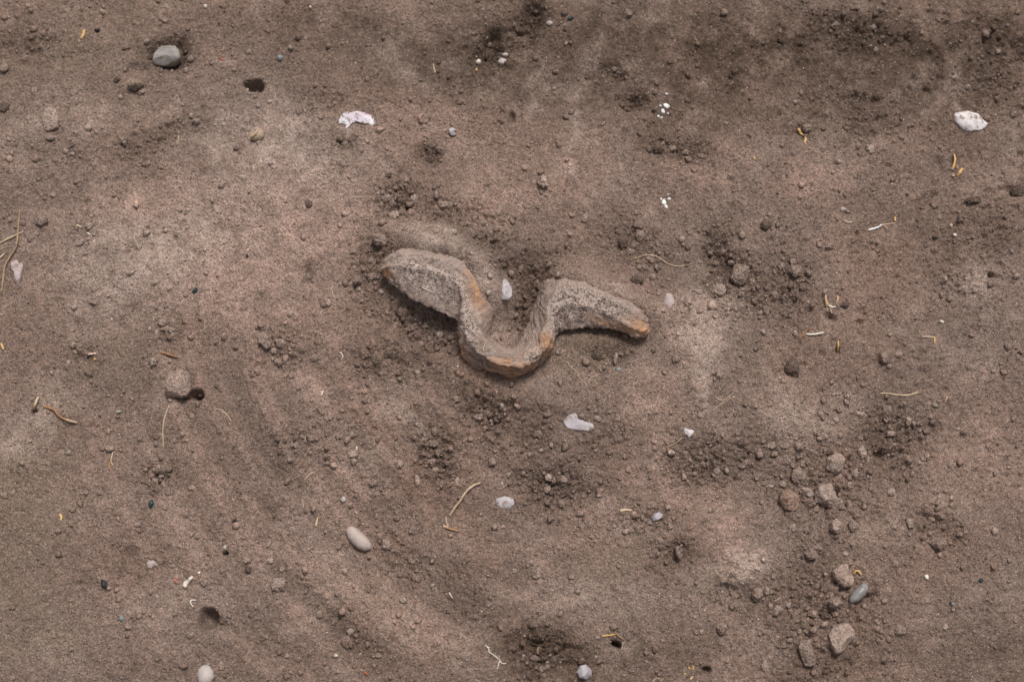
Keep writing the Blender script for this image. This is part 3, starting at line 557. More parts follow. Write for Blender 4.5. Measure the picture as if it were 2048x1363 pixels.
R_('soil_clod', ell(1195,711,22,24,0,10,.1), 6, M['clod_dark'], 'dark round clod below the right arm of the bar', 'clod', .8, .12, 4, .45)
R_('pebble', ell(1231,717,10,26,5,10,.08), 8, M['clod_pale'], 'slim upright grey flake of stone below the right arm of the bar', 'pebble', .8, .05, 5, .35)
R_('stone', Z4(1024,682,(408,645),(450,590),(510,568),(532,610),(580,640),(650,658),(664,690),(620,722),(540,717),(440,697)), 5, M['lilac'], 'flat pale lilac stone flush with the soil with crumbs on it', 'stone', .8, .04, 2, .66)
R_('stone', Z4(1024,682,(1362,695),(1385,683),(1425,690),(1462,720),(1445,768),(1412,775),(1378,735)), 6, M['white'], 'small chalky white stone near crumbly dark soil and fine roots', 'stone', .9, .05, 2, .66)
R_('stone', ell(1010,1003,41,32,-5,12,.08), 7, M['lilac'], 'round whitish stone half sunk beside the forked twig', 'stone', .95, .05, 2, .66)
R_('stone', ell(1010,580,26,46,-8,11,.12), 9, M['lilac'], 'whitish stone lying inside the bend of the bar', 'stone', .9, .08, 4, .5)
R_('stone', ell(1338,602,22,32,-10,10,.1), 4, M['rosy'], 'pale pinkish stone sunk flush beyond the right arm tip', 'stone', .9, .06, 2, .6)
R_('stone', ell(303,1126,22,19,-20,10,.12), 4, M['rosy'], 'faint lilac stone sunk in a furrow with plant bits', 'stone', .9, .06, 2, .6)
R_('pebble', ell(560,116,12,13,0,12,.03), 6, M['blue'], 'tiny shiny blue-grey pebble alone on brown soil', 'pebble', 1, .02, 1, .3, sub=3)
R_('pebble', [(898,258),(905,255),(911,259),(912,263),(908,265),(913,268),(909,271),(902,271),(898,266)], 6, M['lilac'], 'tiny whitish pebble with a notch on its side', 'pebble', .8, .06, 3, .3, sub=3)
R_('pebble', ell(1099,47,13,8,10,10,.08), 5, M['egg'], 'tiny cream pebble near the dark pit edge', 'pebble', .9, .04, 3, .3, sub=3)
R_('pebble', ell(1010,110,13,8,5,10,.08), 5, M['egg'], 'smaller upper one of two pale pebbles touching by the dark pit', 'pebble', .9, .04, 3, .3, sub=3)
R_('pebble', ell(1005,123,16,15,0,10,.14), 6, M['egg'], 'larger lower one of two pale pebbles touching by the dark pit', 'pebble', .9, .08, 3, .3, sub=3)
R_('pebble', ell(957,124,10,10,0,9,.12), 5, M['bone'], 'tiny white pebble just above a yellow grain', 'pebble', .9, .08, 3, .3, sub=3)
R_('pebble', ell(953,140,6,7,0,9,.08), 4, M['gold'], 'tiny yellow grain just below a white pebble', 'pebble', .9, .06, 3, .3, sub=2)
R_('pebble', ell(672,1310,9,7,0,10,.04), 4, M['bone'], 'tiny bright white oval pebble on smooth grey-brown soil', 'pebble', 1, .03, 1, .3, sub=3)
R_('pebble', ell(686,998,13,12,30,5,.05), 5, M['egg'], 'tiny pale square-cornered pebble on brushed soil', 'pebble', .6, .03, 3, .3, sub=3)
R_('pebble', ell(1853,1153,9,10,0,10,.08), 4, M['bone'], 'tiny white grain alone on brown soil beyond the wedge-shaped clod', 'pebble', 1, .05, 2, .3, sub=3)
R_('pebble', ell(1905,1207,8,8,0,10,.08), 4, M['blue'], 'tiny blue-grey grain on the brown soil', 'pebble', 1, .05, 2, .3, sub=2)
R_('pebble', ell(243,1236,10,10,0,10,.05), 4, M['blue'], 'tiny round blue-grey pebble on plain dusty soil', 'pebble', 1, .04, 2, .3, sub=3)
R_('pebble', ell(1238,738,13,8,-10,10,.1), 3, M['blue'], 'small flat bluish chip at the foot of the grey flake', 'pebble', .9, .05, 2, .45, sub=3)
R_('pebble', ell(1686,419,11,10,0,10,.06), 5, M['egg'], 'tiny rounded pebble near a scrap of straw and the white sliver', 'pebble', 1, .04, 2, .3, sub=3)
R_('pebble', ell(1910,470,9,6,30,10,.06), 4, M['bone'], 'tiny white oval grain next to a pink one', 'pebble', 1, .04, 2, .3, sub=3)
R_('pebble', ell(1902,451,7,8,0,10,.06), 4, M['pinkchip'], 'tiny pink grain next to a white one', 'pebble', 1, .04, 2, .3, sub=3)
R_('pebble', ell(1883,643,10,6,20,10,.1), 4, M['bone'], 'tiny white chip near an L-shaped straw', 'pebble', .9, .06, 2, .3, sub=3)
R_('pebble', ell(219,896,17,13,5,11,.06), 7, M['clod_pale'], 'small rounded grey pebble at the head of a split straw', 'pebble', .9, .04, 3, .35, sub=3)
R_('pebble', ell(237,823,11,6,-20,10,.06), 4, M['egg'], 'tiny pale oblong chip on brown soil', 'pebble', .9, .04, 2, .3, sub=3)
R_('pebble', ell(411,13,7,8,0,10,.1), 4, M['bone'], 'tiny bright white grain on plain soil beyond the grey stone', 'pebble', .9, .05, 2, .3, sub=2)
R_('pebble', ell(621,15,6,6,0,10,.1), 4, M['bone'], 'tiny bright white grain on dark brown soil', 'pebble', .9, .05, 2, .3, sub=2)
R_('pebble', ell(116,1061,12,13,0,10,.06), 5, M['clod_pale'], 'tiny pale pebble with a dark underside below a golden husk', 'pebble', .9, .05, 2, .3, sub=3)
R_('pebble', ell(450,1094,7,9,10,10,.06), 4, M['egg'], 'tiny pale grain beside a black charcoal square', 'pebble', .9, .05, 2, .3, sub=2)
# flecks of white lime in two splashes
for i, (x, y, s_, lab) in enumerate([(1333,188,5,0),(1333,212,11,0),(1326,223,9,0),(1317,233,6,0),(1323,236,6,0),(1321,212,5,0),(1336,227,4,0),(1328,404,11,1),(1338,398,7,1),(1336,389,4,1),(1332,413,7,1),(1322,398,5,1)]):
    R_('lime_fleck', ell(x, y, s_ * 1.1, s_ * .85, i * 40, 9, .2, i), 2.2, M['feather'], ('tiny bright white lime fleck in the splash on dark brown soil', 'tiny bright white lime fleck in the splash above the right arm')[lab], 'fleck', .9, .1, 3, .4, group=('lime flecks on the dark brown soil', 'lime flecks above the right arm')[lab], sub=2)
# charcoal and dark scraps
for x, y, a, b, rot, mt, lab in [(390,580,12,9,-30,'teal','small glossy blue-black fragment on pale pinkish soil'),(302,1007,11,17,10,'teal','dark teal fragment below the heap of small crumbs'),(207,1166,12,20,-20,'charcoal','black flaky charcoal scrap on plain dusty soil'),
    (448,1106,10,11,20,'charcoal','square black charcoal fragment beside a pale grain'),(470,1040,8,9,0,'charcoal','tiny black charcoal grain near small pale crumbs'),(1141,37,13,8,-25,'teal','dark teal scrap on brown soil near the dark pit'),(192,61,7,7,0,'charcoal','tiny round black grain beside a golden husk'),(494,510,6,6,0,'teal','tiny dark speck on smooth pink soil'),(1962,1160,9,8,0,'teal','tiny dark grain on plain brown soil')]:
    R_('charcoal_fragment', ell(x, y, a, b, rot, 8, .22, 3), 4, M[mt], lab, 'charcoal', .7, .12, 6, .35, sub=3)

# ---- smaller clods: sixteen shapes, one object each
PROTO = []
for k in range(16):
    r = random.Random(100 + k); n = 11
    ol = [(math.cos(2 * math.pi * i / n) * (1 + r.uniform(-.16, .16)), math.sin(2 * math.pi * i / n) * (1 + r.uniform(-.16, .16))) for i in range(n)]
    me, V, F = rock_mesh('soil_crumb', ol, 2.0, r.uniform(.5, .75), r.uniform(.18, .32), r.randint(8, 13), 3, 200 + k, M['clod_local']); PROTO.append(me)
# landmarks that tell the crumbs apart
MARKS = [((335,113),'the hollow of the grey stone'),((101,236),'the flat tile-like clod'),((60,110),'the pitted ground with a golden husk'),((710,238),'the white and violet lump'),((515,268),'the curled brown shell'),((905,263),'the notched whitish pebble'),
 ((1005,115),'the two touching pale pebbles'),((1255,30),'the dark teal scrap'),((1317,298),'the white lime splash on dark soil'),((1740,297),'the golden husk tuft'),((1940,243),'the pointed white stone'),((1990,110),'the dark crumbly bank'),
 ((40,500),'the crossed dry stalks'),((190,470),'two pale chips'),((340,655),'the furrow of crumbs on smooth soil'),((800,400),'the crumbly heap above the left arm'),((900,440),'the crumbly bank behind the left arm'),((720,540),'the left arm tip'),((617,420),'the smooth pink soil'),
 ((1085,362),'the pale rounded clod above the bar'),((1260,480),'the long curved rootlet'),((1270,560),'the right arm of the bar'),((1460,530),'the tall craggy clod'),((1400,615),'the right arm tip'),((1570,560),'the grey dusty patch of rounded lumps'),
 ((1760,455),'the white sliver'),((1960,400),'the dark lumps beyond the white sliver'),((1620,668),'the broken pale straw'),((360,770),'the large square-edged clod'),((165,715),'the short curved husk'),((219,896),'the split straw'),((310,957),'the nest of small crumbs'),
 ((545,690),'the two pale clods lying together'),((620,880),'the bent thin straw'),((700,890),'the dusty furrow'),((860,905),'the dark trail of crumbs'),((970,830),'the dark crumbly soil below the bar'),((920,985),'the forked twig'),((1110,965),'the dark crumbly dip'),((1155,845),'the flat lilac stone'),
 ((1375,890),'the chalky white stone'),((1510,900),'the dark crumbly strip'),((1430,745),'the pale vertical ridge'),((1770,713),'the knobbly clod by bent straw'),((1700,800),'the long thin straw'),((1790,870),'the dark patch below the long straw'),((1640,960),'the largest pale clod'),((1570,895),'the upright blocky clod'),
 ((1672,1052),'the pale jagged clod'),((1870,1070),'the wedge-shaped clod'),((1718,1185),'the bean-shaped pebble'),((1640,1240),'the big pointed clod'),((1600,1310),'the oblong rough clod'),((1860,1240),'the plain brown soil'),((1445,1260),'the rounded grey clod'),
 ((1290,1040),'the lavender-grey pebble'),((1073,1130),'the soft round clod in its ring'),((1090,1320),'the faceted pale grey pebble'),((717,1075),'the elongated pinkish pebble'),((557,1150),'the squarish clod'),((710,1290),'the tiny white oval pebble'),((430,1080),'the black charcoal square'),((380,1190),'the white plant bits'),((410,1345),'the egg-like pebble'),((120,1060),'the golden husk and pale pebble')]
P_, N_, D_ = 'clod_pale', 'clod', 'clod_dark'
SMALL = '''69,182,12,16,P 177,256,14,10,P 194,264,11,10,P 248,281,15,14,P 241,195,9,9,P 497,104,14,11,N 64,291,9,8,N 24,306,9,10,N 131,320,9,17,N 144,308,9,9,P 85,317,8,10,P 363,192,9,8,P 283,184,15,14,N 235,160,13,11,D 392,243,14,14,N 8,135,18,20,N 8,215,17,20,D 466,108,9,8,N 425,127,9,9,N 381,118,12,12,N 300,115,10,10,D
685,87,8,8,P 806,46,9,8,P 789,54,6,6,P 598,222,13,15,N 734,158,8,11,N 978,90,10,10,N 690,287,11,10,N 680,274,12,9,N 1255,27,18,15,N 1450,25,16,14,N 1205,249,8,8,P 1117,115,6,6,P 1317,298,18,18,D 1345,296,14,12,N 1372,305,16,11,N 1402,312,11,10,N 1330,322,8,8,P
1614,256,18,17,N 1740,297,15,20,P 1715,291,10,11,N 1845,67,11,13,N 1997,103,12,11,P 1972,67,14,14,N 2027,228,12,14,N 1921,82,12,6,P 1722,278,10,8,N 1560,62,9,8,N 1600,88,9,9,D
82,441,22,22,N 107,390,12,10,N 177,452,16,14,N 278,494,10,11,P 261,545,14,9,N 187,604,18,10,N 325,645,20,13,N 343,660,13,11,P 346,669,10,9,N 299,658,9,9,P 360,420,10,8,N 371,427,8,7,N 352,469,10,8,N 307,566,12,8,N 338,578,9,8,N 332,612,10,8,N 313,614,9,8,N 145,660,12,9,N 20,440,10,9,N 46,446,11,10,N
774,397,20,18,N 787,406,18,16,N 788,430,24,16,P 828,398,16,22,P 822,425,17,12,N 803,426,12,12,N 872,390,10,14,N 909,385,8,10,P 894,411,30,18,N 881,407,10,14,N 917,437,8,8,N 949,450,10,9,N 902,463,22,12,P 892,461,10,13,P 872,463,14,10,N 942,507,8,8,P 934,505,7,7,N 814,360,12,12,N 777,351,12,10,D 969,446,19,14,N 939,463,12,15,N 790,375,11,9,N 765,385,9,9,N 812,442,9,9,N 851,437,10,9,N
690,427,15,9,P 617,408,14,14,D 707,502,14,12,N 698,481,9,18,N 760,480,30,22,N 714,561,16,19,N 724,588,18,13,N 745,553,21,14,N 681,568,9,10,N 656,606,13,16,P 581,626,12,14,P 573,588,8,9,D 740,520,12,10,N 718,578,11,9,P 790,652,9,20,N 672,460,11,9,N
1082,384,10,8,N 1171,436,12,19,P 1140,469,10,10,P 1280,470,17,26,N 1246,487,18,19,D 1262,504,18,12,N 1274,561,26,20,D 1243,560,18,22,N 1305,554,13,11,P 1279,534,12,10,P 1299,518,14,9,N 1462,525,14,12,N 1432,527,12,12,N 1420,508,9,9,D 1448,503,11,10,N 1505,563,12,15,N 1375,605,15,15,N 1400,620,14,12,N 1397,583,22,10,N 1318,588,10,9,N 1330,670,9,11,N 1532,451,22,18,D 1533,620,14,20,N 1425,606,18,13,N 1508,578,9,10,N 1415,570,8,8,N 1391,647,8,8,P 1470,515,12,11,D 1380,616,7,6,N
2036,386,30,20,D 1945,401,30,17,D 1590,541,24,24,N 1618,545,12,14,N 1548,587,13,11,P 1538,620,12,12,N 1563,532,14,14,N 1585,522,13,13,N 1660,492,16,14,N 1640,490,14,12,N 1576,452,9,9,N 1590,666,10,10,P 1950,580,12,9,N 2032,552,14,12,N 1868,412,9,11,N 1774,552,6,6,P 1870,473,11,10,D 1690,610,15,14,D
307,723,17,17,P 338,721,9,9,P 217,862,10,10,P 280,877,9,9,N 310,938,10,9,N 323,951,10,9,P 310,960,11,9,P 328,968,11,10,P 297,955,10,8,N 313,944,8,8,N 338,948,7,8,N 383,975,14,13,P 172,985,9,10,N 200,985,13,11,N 10,990,15,12,N 137,724,11,11,P 384,832,12,10,N 365,868,10,9,N 385,900,8,8,P 312,888,9,9,P 150,704,11,9,N 160,690,10,9,N 172,728,8,8,N 444,915,9,8,N 466,917,9,8,P 330,1015,11,9,N 434,770,12,10,N
548,701,14,13,N 557,724,17,15,N 515,742,13,18,N 630,716,19,13,N 636,684,19,9,N 580,690,11,11,N 598,776,12,10,N 582,752,9,9,N 913,797,16,13,N 957,833,17,13,N 976,825,15,12,N 992,826,9,8,N 702,870,18,14,N 622,876,14,14,N 675,874,9,8,P 706,908,21,14,P 707,922,12,13,N 682,915,13,10,N 798,928,16,16,P 834,960,11,22,P 851,868,13,13,N 868,887,18,13,N 859,910,13,11,P 863,923,17,13,P 870,938,13,9,P 860,937,8,8,P 876,905,11,14,N 915,962,12,13,P 748,966,18,13,N 655,918,14,10,D 940,878,11,9,N 985,923,16,16,N 1017,948,12,10,N 605,873,10,9,N 735,822,10,9,N 800,757,9,8,P 825,752,8,8,P
1163,832,13,11,N 1183,858,14,13,N 1076,867,16,14,N 1103,889,8,11,N 1060,908,11,10,N 1126,957,26,15,P 1097,955,15,14,P 1118,946,8,8,P 1095,978,13,15,P 1123,1006,14,17,N 1136,1005,10,14,N 1200,962,11,11,N 1199,989,12,9,P 1343,904,14,11,P 1370,904,11,10,N 1370,952,12,14,P 1400,830,12,10,N 1448,902,10,8,P 1492,927,20,19,N 1519,909,12,13,P 1527,882,9,9,P 1537,893,12,16,N 1427,745,10,13,P 1438,748,14,18,P 1480,710,9,9,N 1337,1014,10,10,P 1375,1015,11,10,N 1192,822,10,9,N 1259,888,8,9,N 1300,826,9,8,N 1480,762,9,9,N 1383,972,9,8,N 1130,882,10,8,N
1797,709,14,14,N 1779,732,10,9,N 1810,687,9,9,N 1673,788,17,7,P 1695,794,13,13,P 1719,827,18,14,P 1778,818,12,11,P 1769,814,8,8,P 1772,839,10,9,N 1781,854,10,10,P 1783,867,19,12,P 1818,839,11,11,P 1828,847,9,11,N 1724,904,16,23,P 1736,918,9,15,P 1542,890,17,16,P 1570,890,13,14,N 1598,893,18,16,N 1712,947,21,18,P 1645,947,13,9,P 1615,980,25,12,P 1566,968,13,12,P 1541,972,12,8,P 1741,977,8,9,N 1722,876,11,11,N 1651,872,10,11,N 1585,930,11,12,N 1680,952,11,11,N 1700,970,12,16,N 1620,1016,12,10,N 1685,1015,12,10,N 1830,712,8,8,N 1853,863,12,9,N 1900,930,9,8,N 1664,765,9,8,N
397,1070,13,14,P 381,1068,10,9,P 443,1075,15,11,P 437,1047,10,9,P 372,1030,11,9,N 494,1121,13,11,P 497,1138,13,13,D 442,1331,15,16,N 268,1238,8,10,N 350,1227,11,9,N 408,1165,12,15,N 25,1355,14,10,N 442,1086,8,7,P 485,1089,8,7,P 470,1330,8,8,N 352,1265,7,7,N
826,1061,15,15,N 690,1142,10,13,P 541,1120,11,12,P 564,1138,10,10,P 534,1143,8,10,P 694,1279,17,17,N 736,1288,10,12,N 533,1273,10,9,N 757,1310,11,10,N 620,1306,8,10,N 573,1310,13,9,N 989,1053,11,11,P 1006,1053,10,9,P 558,1280,8,8,N 631,1228,8,10,N 748,1330,9,8,N 900,1335,7,6,P 904,1330,9,6,N 793,1067,7,7,N
1267,1027,10,9,P 1276,1031,9,8,N 1284,1035,9,8,P 1218,1056,10,8,P 1282,1062,7,7,P 1251,1062,15,10,N 1047,1121,8,8,P 1055,1131,8,7,P 1064,1126,8,8,P 1073,1107,9,9,P 1030,1141,11,10,P 1111,1101,8,7,P 1144,1154,13,9,P 1533,1181,12,16,N 1443,1283,17,12,N 1403,1262,10,9,P 1325,1280,9,9,N 1454,1321,9,10,N 1530,1331,15,24,P 1083,1337,15,12,N 1095,1332,10,9,N 1070,1316,20,13,N 1108,1316,12,11,N 1088,1350,12,9,N 1080,1222,16,14,N 1195,1273,10,9,N 1300,1045,8,8,N
1820,1045,12,24,N 1819,1068,9,9,P 1846,1075,12,10,N 1635,1095,19,9,N 1691,1107,10,10,P 1557,1218,18,16,P 1627,1227,16,13,N 1650,1229,22,20,D 1648,1248,14,12,P 1585,1055,15,14,P 1801,1260,23,17,N 1890,1253,11,12,P 1755,1257,12,10,N 1792,1125,14,12,P 1770,1201,15,12,N 1989,1062,13,14,P 1753,1241,9,9,N 1668,1252,8,8,P 1567,1290,13,12,N 1555,1275,11,11,N 1580,1280,11,10,N 1635,1290,11,10,N 1598,1262,10,9,N 1788,1053,11,9,N 1548,1152,11,10,N 1560,1115,8,8,P 1574,1114,9,8,P 1541,1183,11,12,N 1780,1298,9,10,N 2029,1240,9,11,N 1948,1262,8,8,N 1690,1191,9,8,N 1700,1010,10,9,N 1931,1063,11,9,N 1920,1068,12,9,N 1672,1228,14,10,N'''
TONE = {'P': ('clod_pale', 'pale'), 'N': ('clod', 'grey-brown'), 'D': ('clod_dark', 'dark')}
ents = []
for tok in SMALL.split():
    a = tok.split(','); ents.append((float(a[0]), float(a[1]), float(a[2]), float(a[3]), a[4]))
ents.sort(key=lambda e: -e[2] * e[3])
gh = [ground_hit(e[0], e[1]) for e in ents]; ent_tone = local_tone([g[0] for g in gh], [g[1] for g in gh], [TONE[e[4]][0] for e in ents])
byset = {}; rest_v, rest_f, rest_n = [], [], 0                         # the 300 largest are things, the rest one mass
for k, (x, y, a, b, tn) in enumerate(ents):
    r = random.Random(k * 31 + 5); g = ground_hit(x, y); s = mpp(g)
    hgt = min(a, b) * s * r.uniform(.62, .85)
    p = at_z(x, y, g[2] + hgt * .12)
    if k >= 300:
        me = PROTO[r.randrange(16)]; co = np.empty(len(me.vertices) * 3, dtype=np.float32); me.vertices.foreach_get('co', co)
        tri = np.empty(len(me.polygons) * 3, dtype=np.int32); me.polygons.foreach_get('vertices', tri)
        q = r.uniform(0, 6.28); co = co.reshape(-1, 3) * np.array([a * s / 2, b * s / 2, hgt / 2]); rot = np.array([[math.cos(q), -math.sin(q), 0], [math.sin(q), math.cos(q), 0], [0, 0, 1]])
        rest_v.append(co @ rot.T + np.array([p[0], p[1], g[2] + hgt * .22])); rest_f.append(tri.reshape(-1, 3) + rest_n); rest_n += len(co)
        continue
    o = link('soil_crumb', PROTO[r.randrange(16)], loc=(p[0], p[1], g[2] + hgt * r.uniform(.18, .30)))
    sw = (r.random() < .5)                                            # a quarter turn now and then, so shapes differ
    o.rotation_euler = (r.uniform(-.2, .2), r.uniform(-.2, .2), r.uniform(-.25, .25) + (math.pi / 2 if sw else 0))
    o.scale = ((b if sw else a) * s / 2 * 1.1, (a if sw else b) * s / 2 * 1.1, hgt / 2 * 1.15)
    o.color = ent_tone[k]
    mark = min(MARKS, key=lambda m: (m[0][0] - x) ** 2 + (m[0][1] - y) ** 2)[1]
    size = 'lump' if max(a, b) >= 18 else 'crumb' if max(a, b) >= 12 else 'tiny crumb'
    adj, noun = ('tiny ', 'crumb') if size == 'tiny crumb' else ('', size)
    mp = [m[0] for m in MARKS if m[1] == mark][0]
    byset.setdefault((f'{adj}{TONE[tn][1]}', noun, mark), []).append((math.hypot(mp[0] - x, mp[1] - y), k, o))
o = link('small_crumbs', mesh_np('small_crumbs', np.concatenate(rest_v), np.concatenate(rest_f), M['clod'])); o['kind'] = 'stuff'; o['label'] = 'smallest loose soil crumbs scattered over the excavation floor'; o['category'] = 'soil'
ORD = ['', 'second ', 'third ', 'fourth ', 'fifth ', 'sixth ', 'seventh ', 'eighth ', 'ninth ', 'tenth ']
for (look, noun, mark), L in byset.items():
    for i, (d_, k, o) in enumerate(sorted(L, key=lambda q: q[:2])):
        tag(o, f'{look} soil {noun} near {mark}' if len(L) == 1 else f'{look} soil {noun} {ORD[min(i, 9)]}closest to {mark}', 'soil crumb', f'{look} {noun}s near {mark}')

# ------------------------------------------------------------------ straws, roots, husks
def tube(pts_px, r0, r1, lift=.0, flat=1.0, n_side=7, wob=.35, seed=0, tip_up=0.0):
    """pts in pixels; radii in pixels; laid on whatever the camera ray meets first"""
    r = random.Random(seed); P = np.array([hit(*p) for p in pts_px])
    s = mpp(P[0]); n = max(8, int(4 * len(P)) + 4); Q = catmull(P, n) if len(P) > 1 else P
    for i in range(n):
        t = i / (n - 1); rad = (r0 + (r1 - r0) * t) * s
        Q[i, 2] = max(Q[i, 2], min(H(Q[i, 0], Q[i, 1]), Q[i, 2] + .004)) + rad * .55 * flat + lift * 1e-3 * math.sin(math.pi * t) + tip_up * 1e-3 * t
        Q[i, :2] += np.array([r.gauss(0, 1), r.gauss(0, 1)]) * wob * s * .5
    Tn = np.gradient(Q, axis=0); Tn /= np.linalg.norm(Tn, axis=1, keepdims=True) + 1e-12
    V = []; F = []
    for i in range(n):
        t = i / (n - 1); rad = (r0 + (r1 - r0) * t) * s * (1 + r.uniform(-.1, .1))
        side = np.cross(Tn[i], (0, 0, 1)); side /= np.linalg.norm(side) + 1e-9; up = np.cross(side, Tn[i])
        if i in (0, n - 1): rad *= .6
        for k in range(n_side):
            a = 2 * math.pi * k / n_side; V.append(Q[i] + side * math.cos(a) * rad + up * math.sin(a) * rad * flat)
    for i in range(n - 1):
        for k in range(n_side):
            a, b = i * n_side + k, i * n_side + (k + 1) % n_side; c, d = a + n_side, b + n_side
            F += [(a, b, d), (a, d, c)]
    V.append(Q[0]); V.append(Q[-1]); c0, c1 = len(V) - 2, len(V) - 1
    for k in range(n_side):
        F += [(c0, (k + 1) % n_side, k), (c1, (n - 1) * n_side + k, (n - 1) * n_side + (k + 1) % n_side)]
    return np.array(V), np.array(F)
def strand(name, label, cat, pieces, part='stem', group=None):
    """pieces: (points, r0, r1, material[, dict])"""
    built = []
    for i, pc in enumerate(pieces):
        kw = pc[4] if len(pc) > 4 else {}; V, F = tube(pc[0], pc[1], pc[2], seed=int(pc[0][0][0]) + i, **kw); built.append((V, F, pc[3]))
    if len(built) == 1:
        V, F, mt = built[0]; c = V.mean(0); c[2] = V[:, 2].min(); o = link(name, mesh_np(name, V - c, F, M[mt]), loc=c)
    else:
        c = built[0][0].mean(0); c[2] = min(b[0][:, 2].min() for b in built)
        o = link(name, None, loc=c)
        first, rest = {'rootlet': ('main_root', 'side_root'), 'root_fragment': ('main_root', 'root_bit'), 'straw': ('stem', 'fibre'), 'plant_husk': ('husk_shell', 'husk_flake'), 'white_sliver': ('blade', 'stalk'), 'twig': ('stem', 'broken_end'), 'forked_twig': ('stem', 'branch'), 'wood_splinter': ('splinter_body', 'prong')}.get(name, (part, part))
        for i, ((V, F, mt), pc) in enumerate(zip(built, pieces)):
            pn = first if i == 0 else rest
            link(pn, mesh_np(pn, V - c, F, M[mt]), o)
    return tag(o, label, cat, group)
SD = strand
SD('dry_stalk', 'long thin bent dry stalk crossing over a straight straw', 'stalk', [([(41,418),(38,450),(35,490),(22,514),(12,532),(9,552),(3,586)], 1.6, 2.2, 'twig', dict(lift=2))])
SD('dry_stalk', 'straight golden straw crossed by the long bent stalk', 'stalk', [([(-8,490),(25,475),(48,463)], 1.8, 1.5, 'strawpale', dict(lift=1))])
SD('dry_stalk', 'short dry stalk below the straight golden straw', 'stalk', [([(-6,522),(4,512),(10,506)], 2.2, 1.5, 'strawpale')])
SD('dry_stalk', 'pale thin dry stalk between the crossed stalks', 'stalk', [([(-6,503),(6,497),(16,493)], 1.8, 1.2, 'twig')])
SD('plant_husk', 'golden husk flake beside a small dark hole', 'husk', [([(169,60),(167,69),(163,78)], 2.6, 3.0, 'gold', dict(flat=.5)), ([(160,74),(166,77)], 2.0, 1.6, 'strawpale', dict(flat=.6))], 'flake')
SD('plant_husk', 'golden husk tuft with three flakes in a dark dent', 'husk', [([(1596,257),(1600,266),(1603,271)], 3.0, 2.4, 'gold', dict(flat=.5, tip_up=2)), ([(1601,269),(1608,271),(1614,270)], 2.6, 2.2, 'strawpale', dict(flat=.6, lift=1)), ([(1610,273),(1611,279),(1609,286)], 2.2, 2.6, 'gold', dict(flat=.6)), ([(1617,296),(1621,297)], 1.8, 1.4, 'gold')], 'flake')
SD('plant_husk', 'upright golden blade with a curled husk at its foot', 'husk', [([(1908,308),(1908,322),(1906,338)], 1.4, 3.0, 'gold', dict(flat=.5, tip_up=-1, lift=3)), ([(1924,337),(1920,343),(1914,352)], 3.2, 2.6, 'gold', dict(flat=.6, lift=1)), ([(1912,334),(1917,339)], 2.2, 1.6, 'brown'), ([(1904,350),(1907,353)], 3, 2.6, 'strawpale')], 'flake')
SD('plant_husk', 'pale husk with two raised wings in a dark dent', 'husk', [([(1651,588),(1650,600),(1655,613)], 1.2, 3.6, 'orange', dict(flat=.5, lift=3)), ([(1675,592),(1673,602),(1668,612)], 2.6, 1.6, 'orange', dict(flat=.5, lift=3)), ([(1651,612),(1658,611),(1664,614),(1671,613)], 2.4, 1.6, 'bone', dict(flat=.7)), ([(1660,616),(1663,627)], 1.5, 1.0, 'strawpale'), ([(1653,614),(1655,624)], 1.2, .8, 'strawpale')], 'flake')
SD('straw', 'pale broken straw with brown fibres at one end', 'straw', [([(1611,668),(1624,669),(1634,668),(1647,665)], 1.8, 2.4, 'bone', dict(lift=1)), ([(1598,680),(1604,671),(1611,668)], 1.3, 1.3, 'brown'), ([(1604,668),(1612,662),(1620,658)], 1.5, 1.0, 'brown')])
SD('straw', 'short golden upright straw in a tiny dark hole', 'straw', [([(1676,682),(1675,692),(1674,703)], 1.6, 2.4, 'gold', dict(lift=2))])
SD('straw', 'L-shaped bent straw on brown soil', 'straw', [([(1843,673),(1855,673),(1867,674)], 1.3, 1.8, 'strawpale'), ([(1867,673),(1869,679),(1868,687)], 1.8, 2.0, 'gold')])
SD('straw', 'long thin straw lying nearly straight on brown soil', 'straw', [([(1760,787),(1775,786),(1792,789),(1815,790),(1836,784)], 1.2, 2.0, 'strawpale')])
SD('straw', 'tiny slanted golden straw near the long thin straw', 'straw', [([(1895,793),(1892,799),(1889,806)], 1.4, 1.0, 'strawpale')])
SD('white_sliver', 'thin curved white sliver with a fine forked stalk', 'sliver', [([(1736,460),(1745,458),(1755,455),(1764,449)], 2.2, 1.6, 'feather', dict(flat=.4, lift=1)), ([(1763,449),(1769,452),(1775,459)], 1.2, .9, 'strawpale'), ([(1766,449),(1778,448),(1791,446)], .9, 1.2, 'strawpale')], 'stalk')
SD('plant_husk', 'tiny orange husk at the end of the white sliver stalk', 'husk', [([(1789,434),(1790,442)], 2.6, 2.2, 'gold', dict(flat=.6))])
SD('straw', 'short pale straw scrap near a tiny rounded pebble', 'straw', [([(1687,441),(1694,444),(1704,445)], 1.3, 2.0, 'root')])
SD('rootlet', 'long curved pale rootlet on soil beyond the right arm', 'root', [([(1266,518),(1278,514),(1292,510),(1308,511),(1322,518),(1334,527),(1348,531),(1365,532),(1377,522)], 1.2, .9, 'root', dict(wob=.6))])
SD('twig', 'short brown twig on soil above the large square-edged clod', 'twig', [([(320,704),(332,707),(345,711),(356,714)], 2.0, 2.4, 'brown', dict(lift=1))])
SD('plant_husk', 'short curved husk with a yellow grain beside it', 'husk', [([(171,715),(177,710),(185,708),(193,707)], 1.8, 2.4, 'pinkchip', dict(lift=1)), ([(189,718),(193,718)], 2.6, 2.2, 'gold')], 'flake')
SD('twig', 'short twig standing out of a dark hole', 'twig', [([(78,793),(75,806),(71,820)], 2.4, 2.6, 'strawpale', dict(lift=3))])
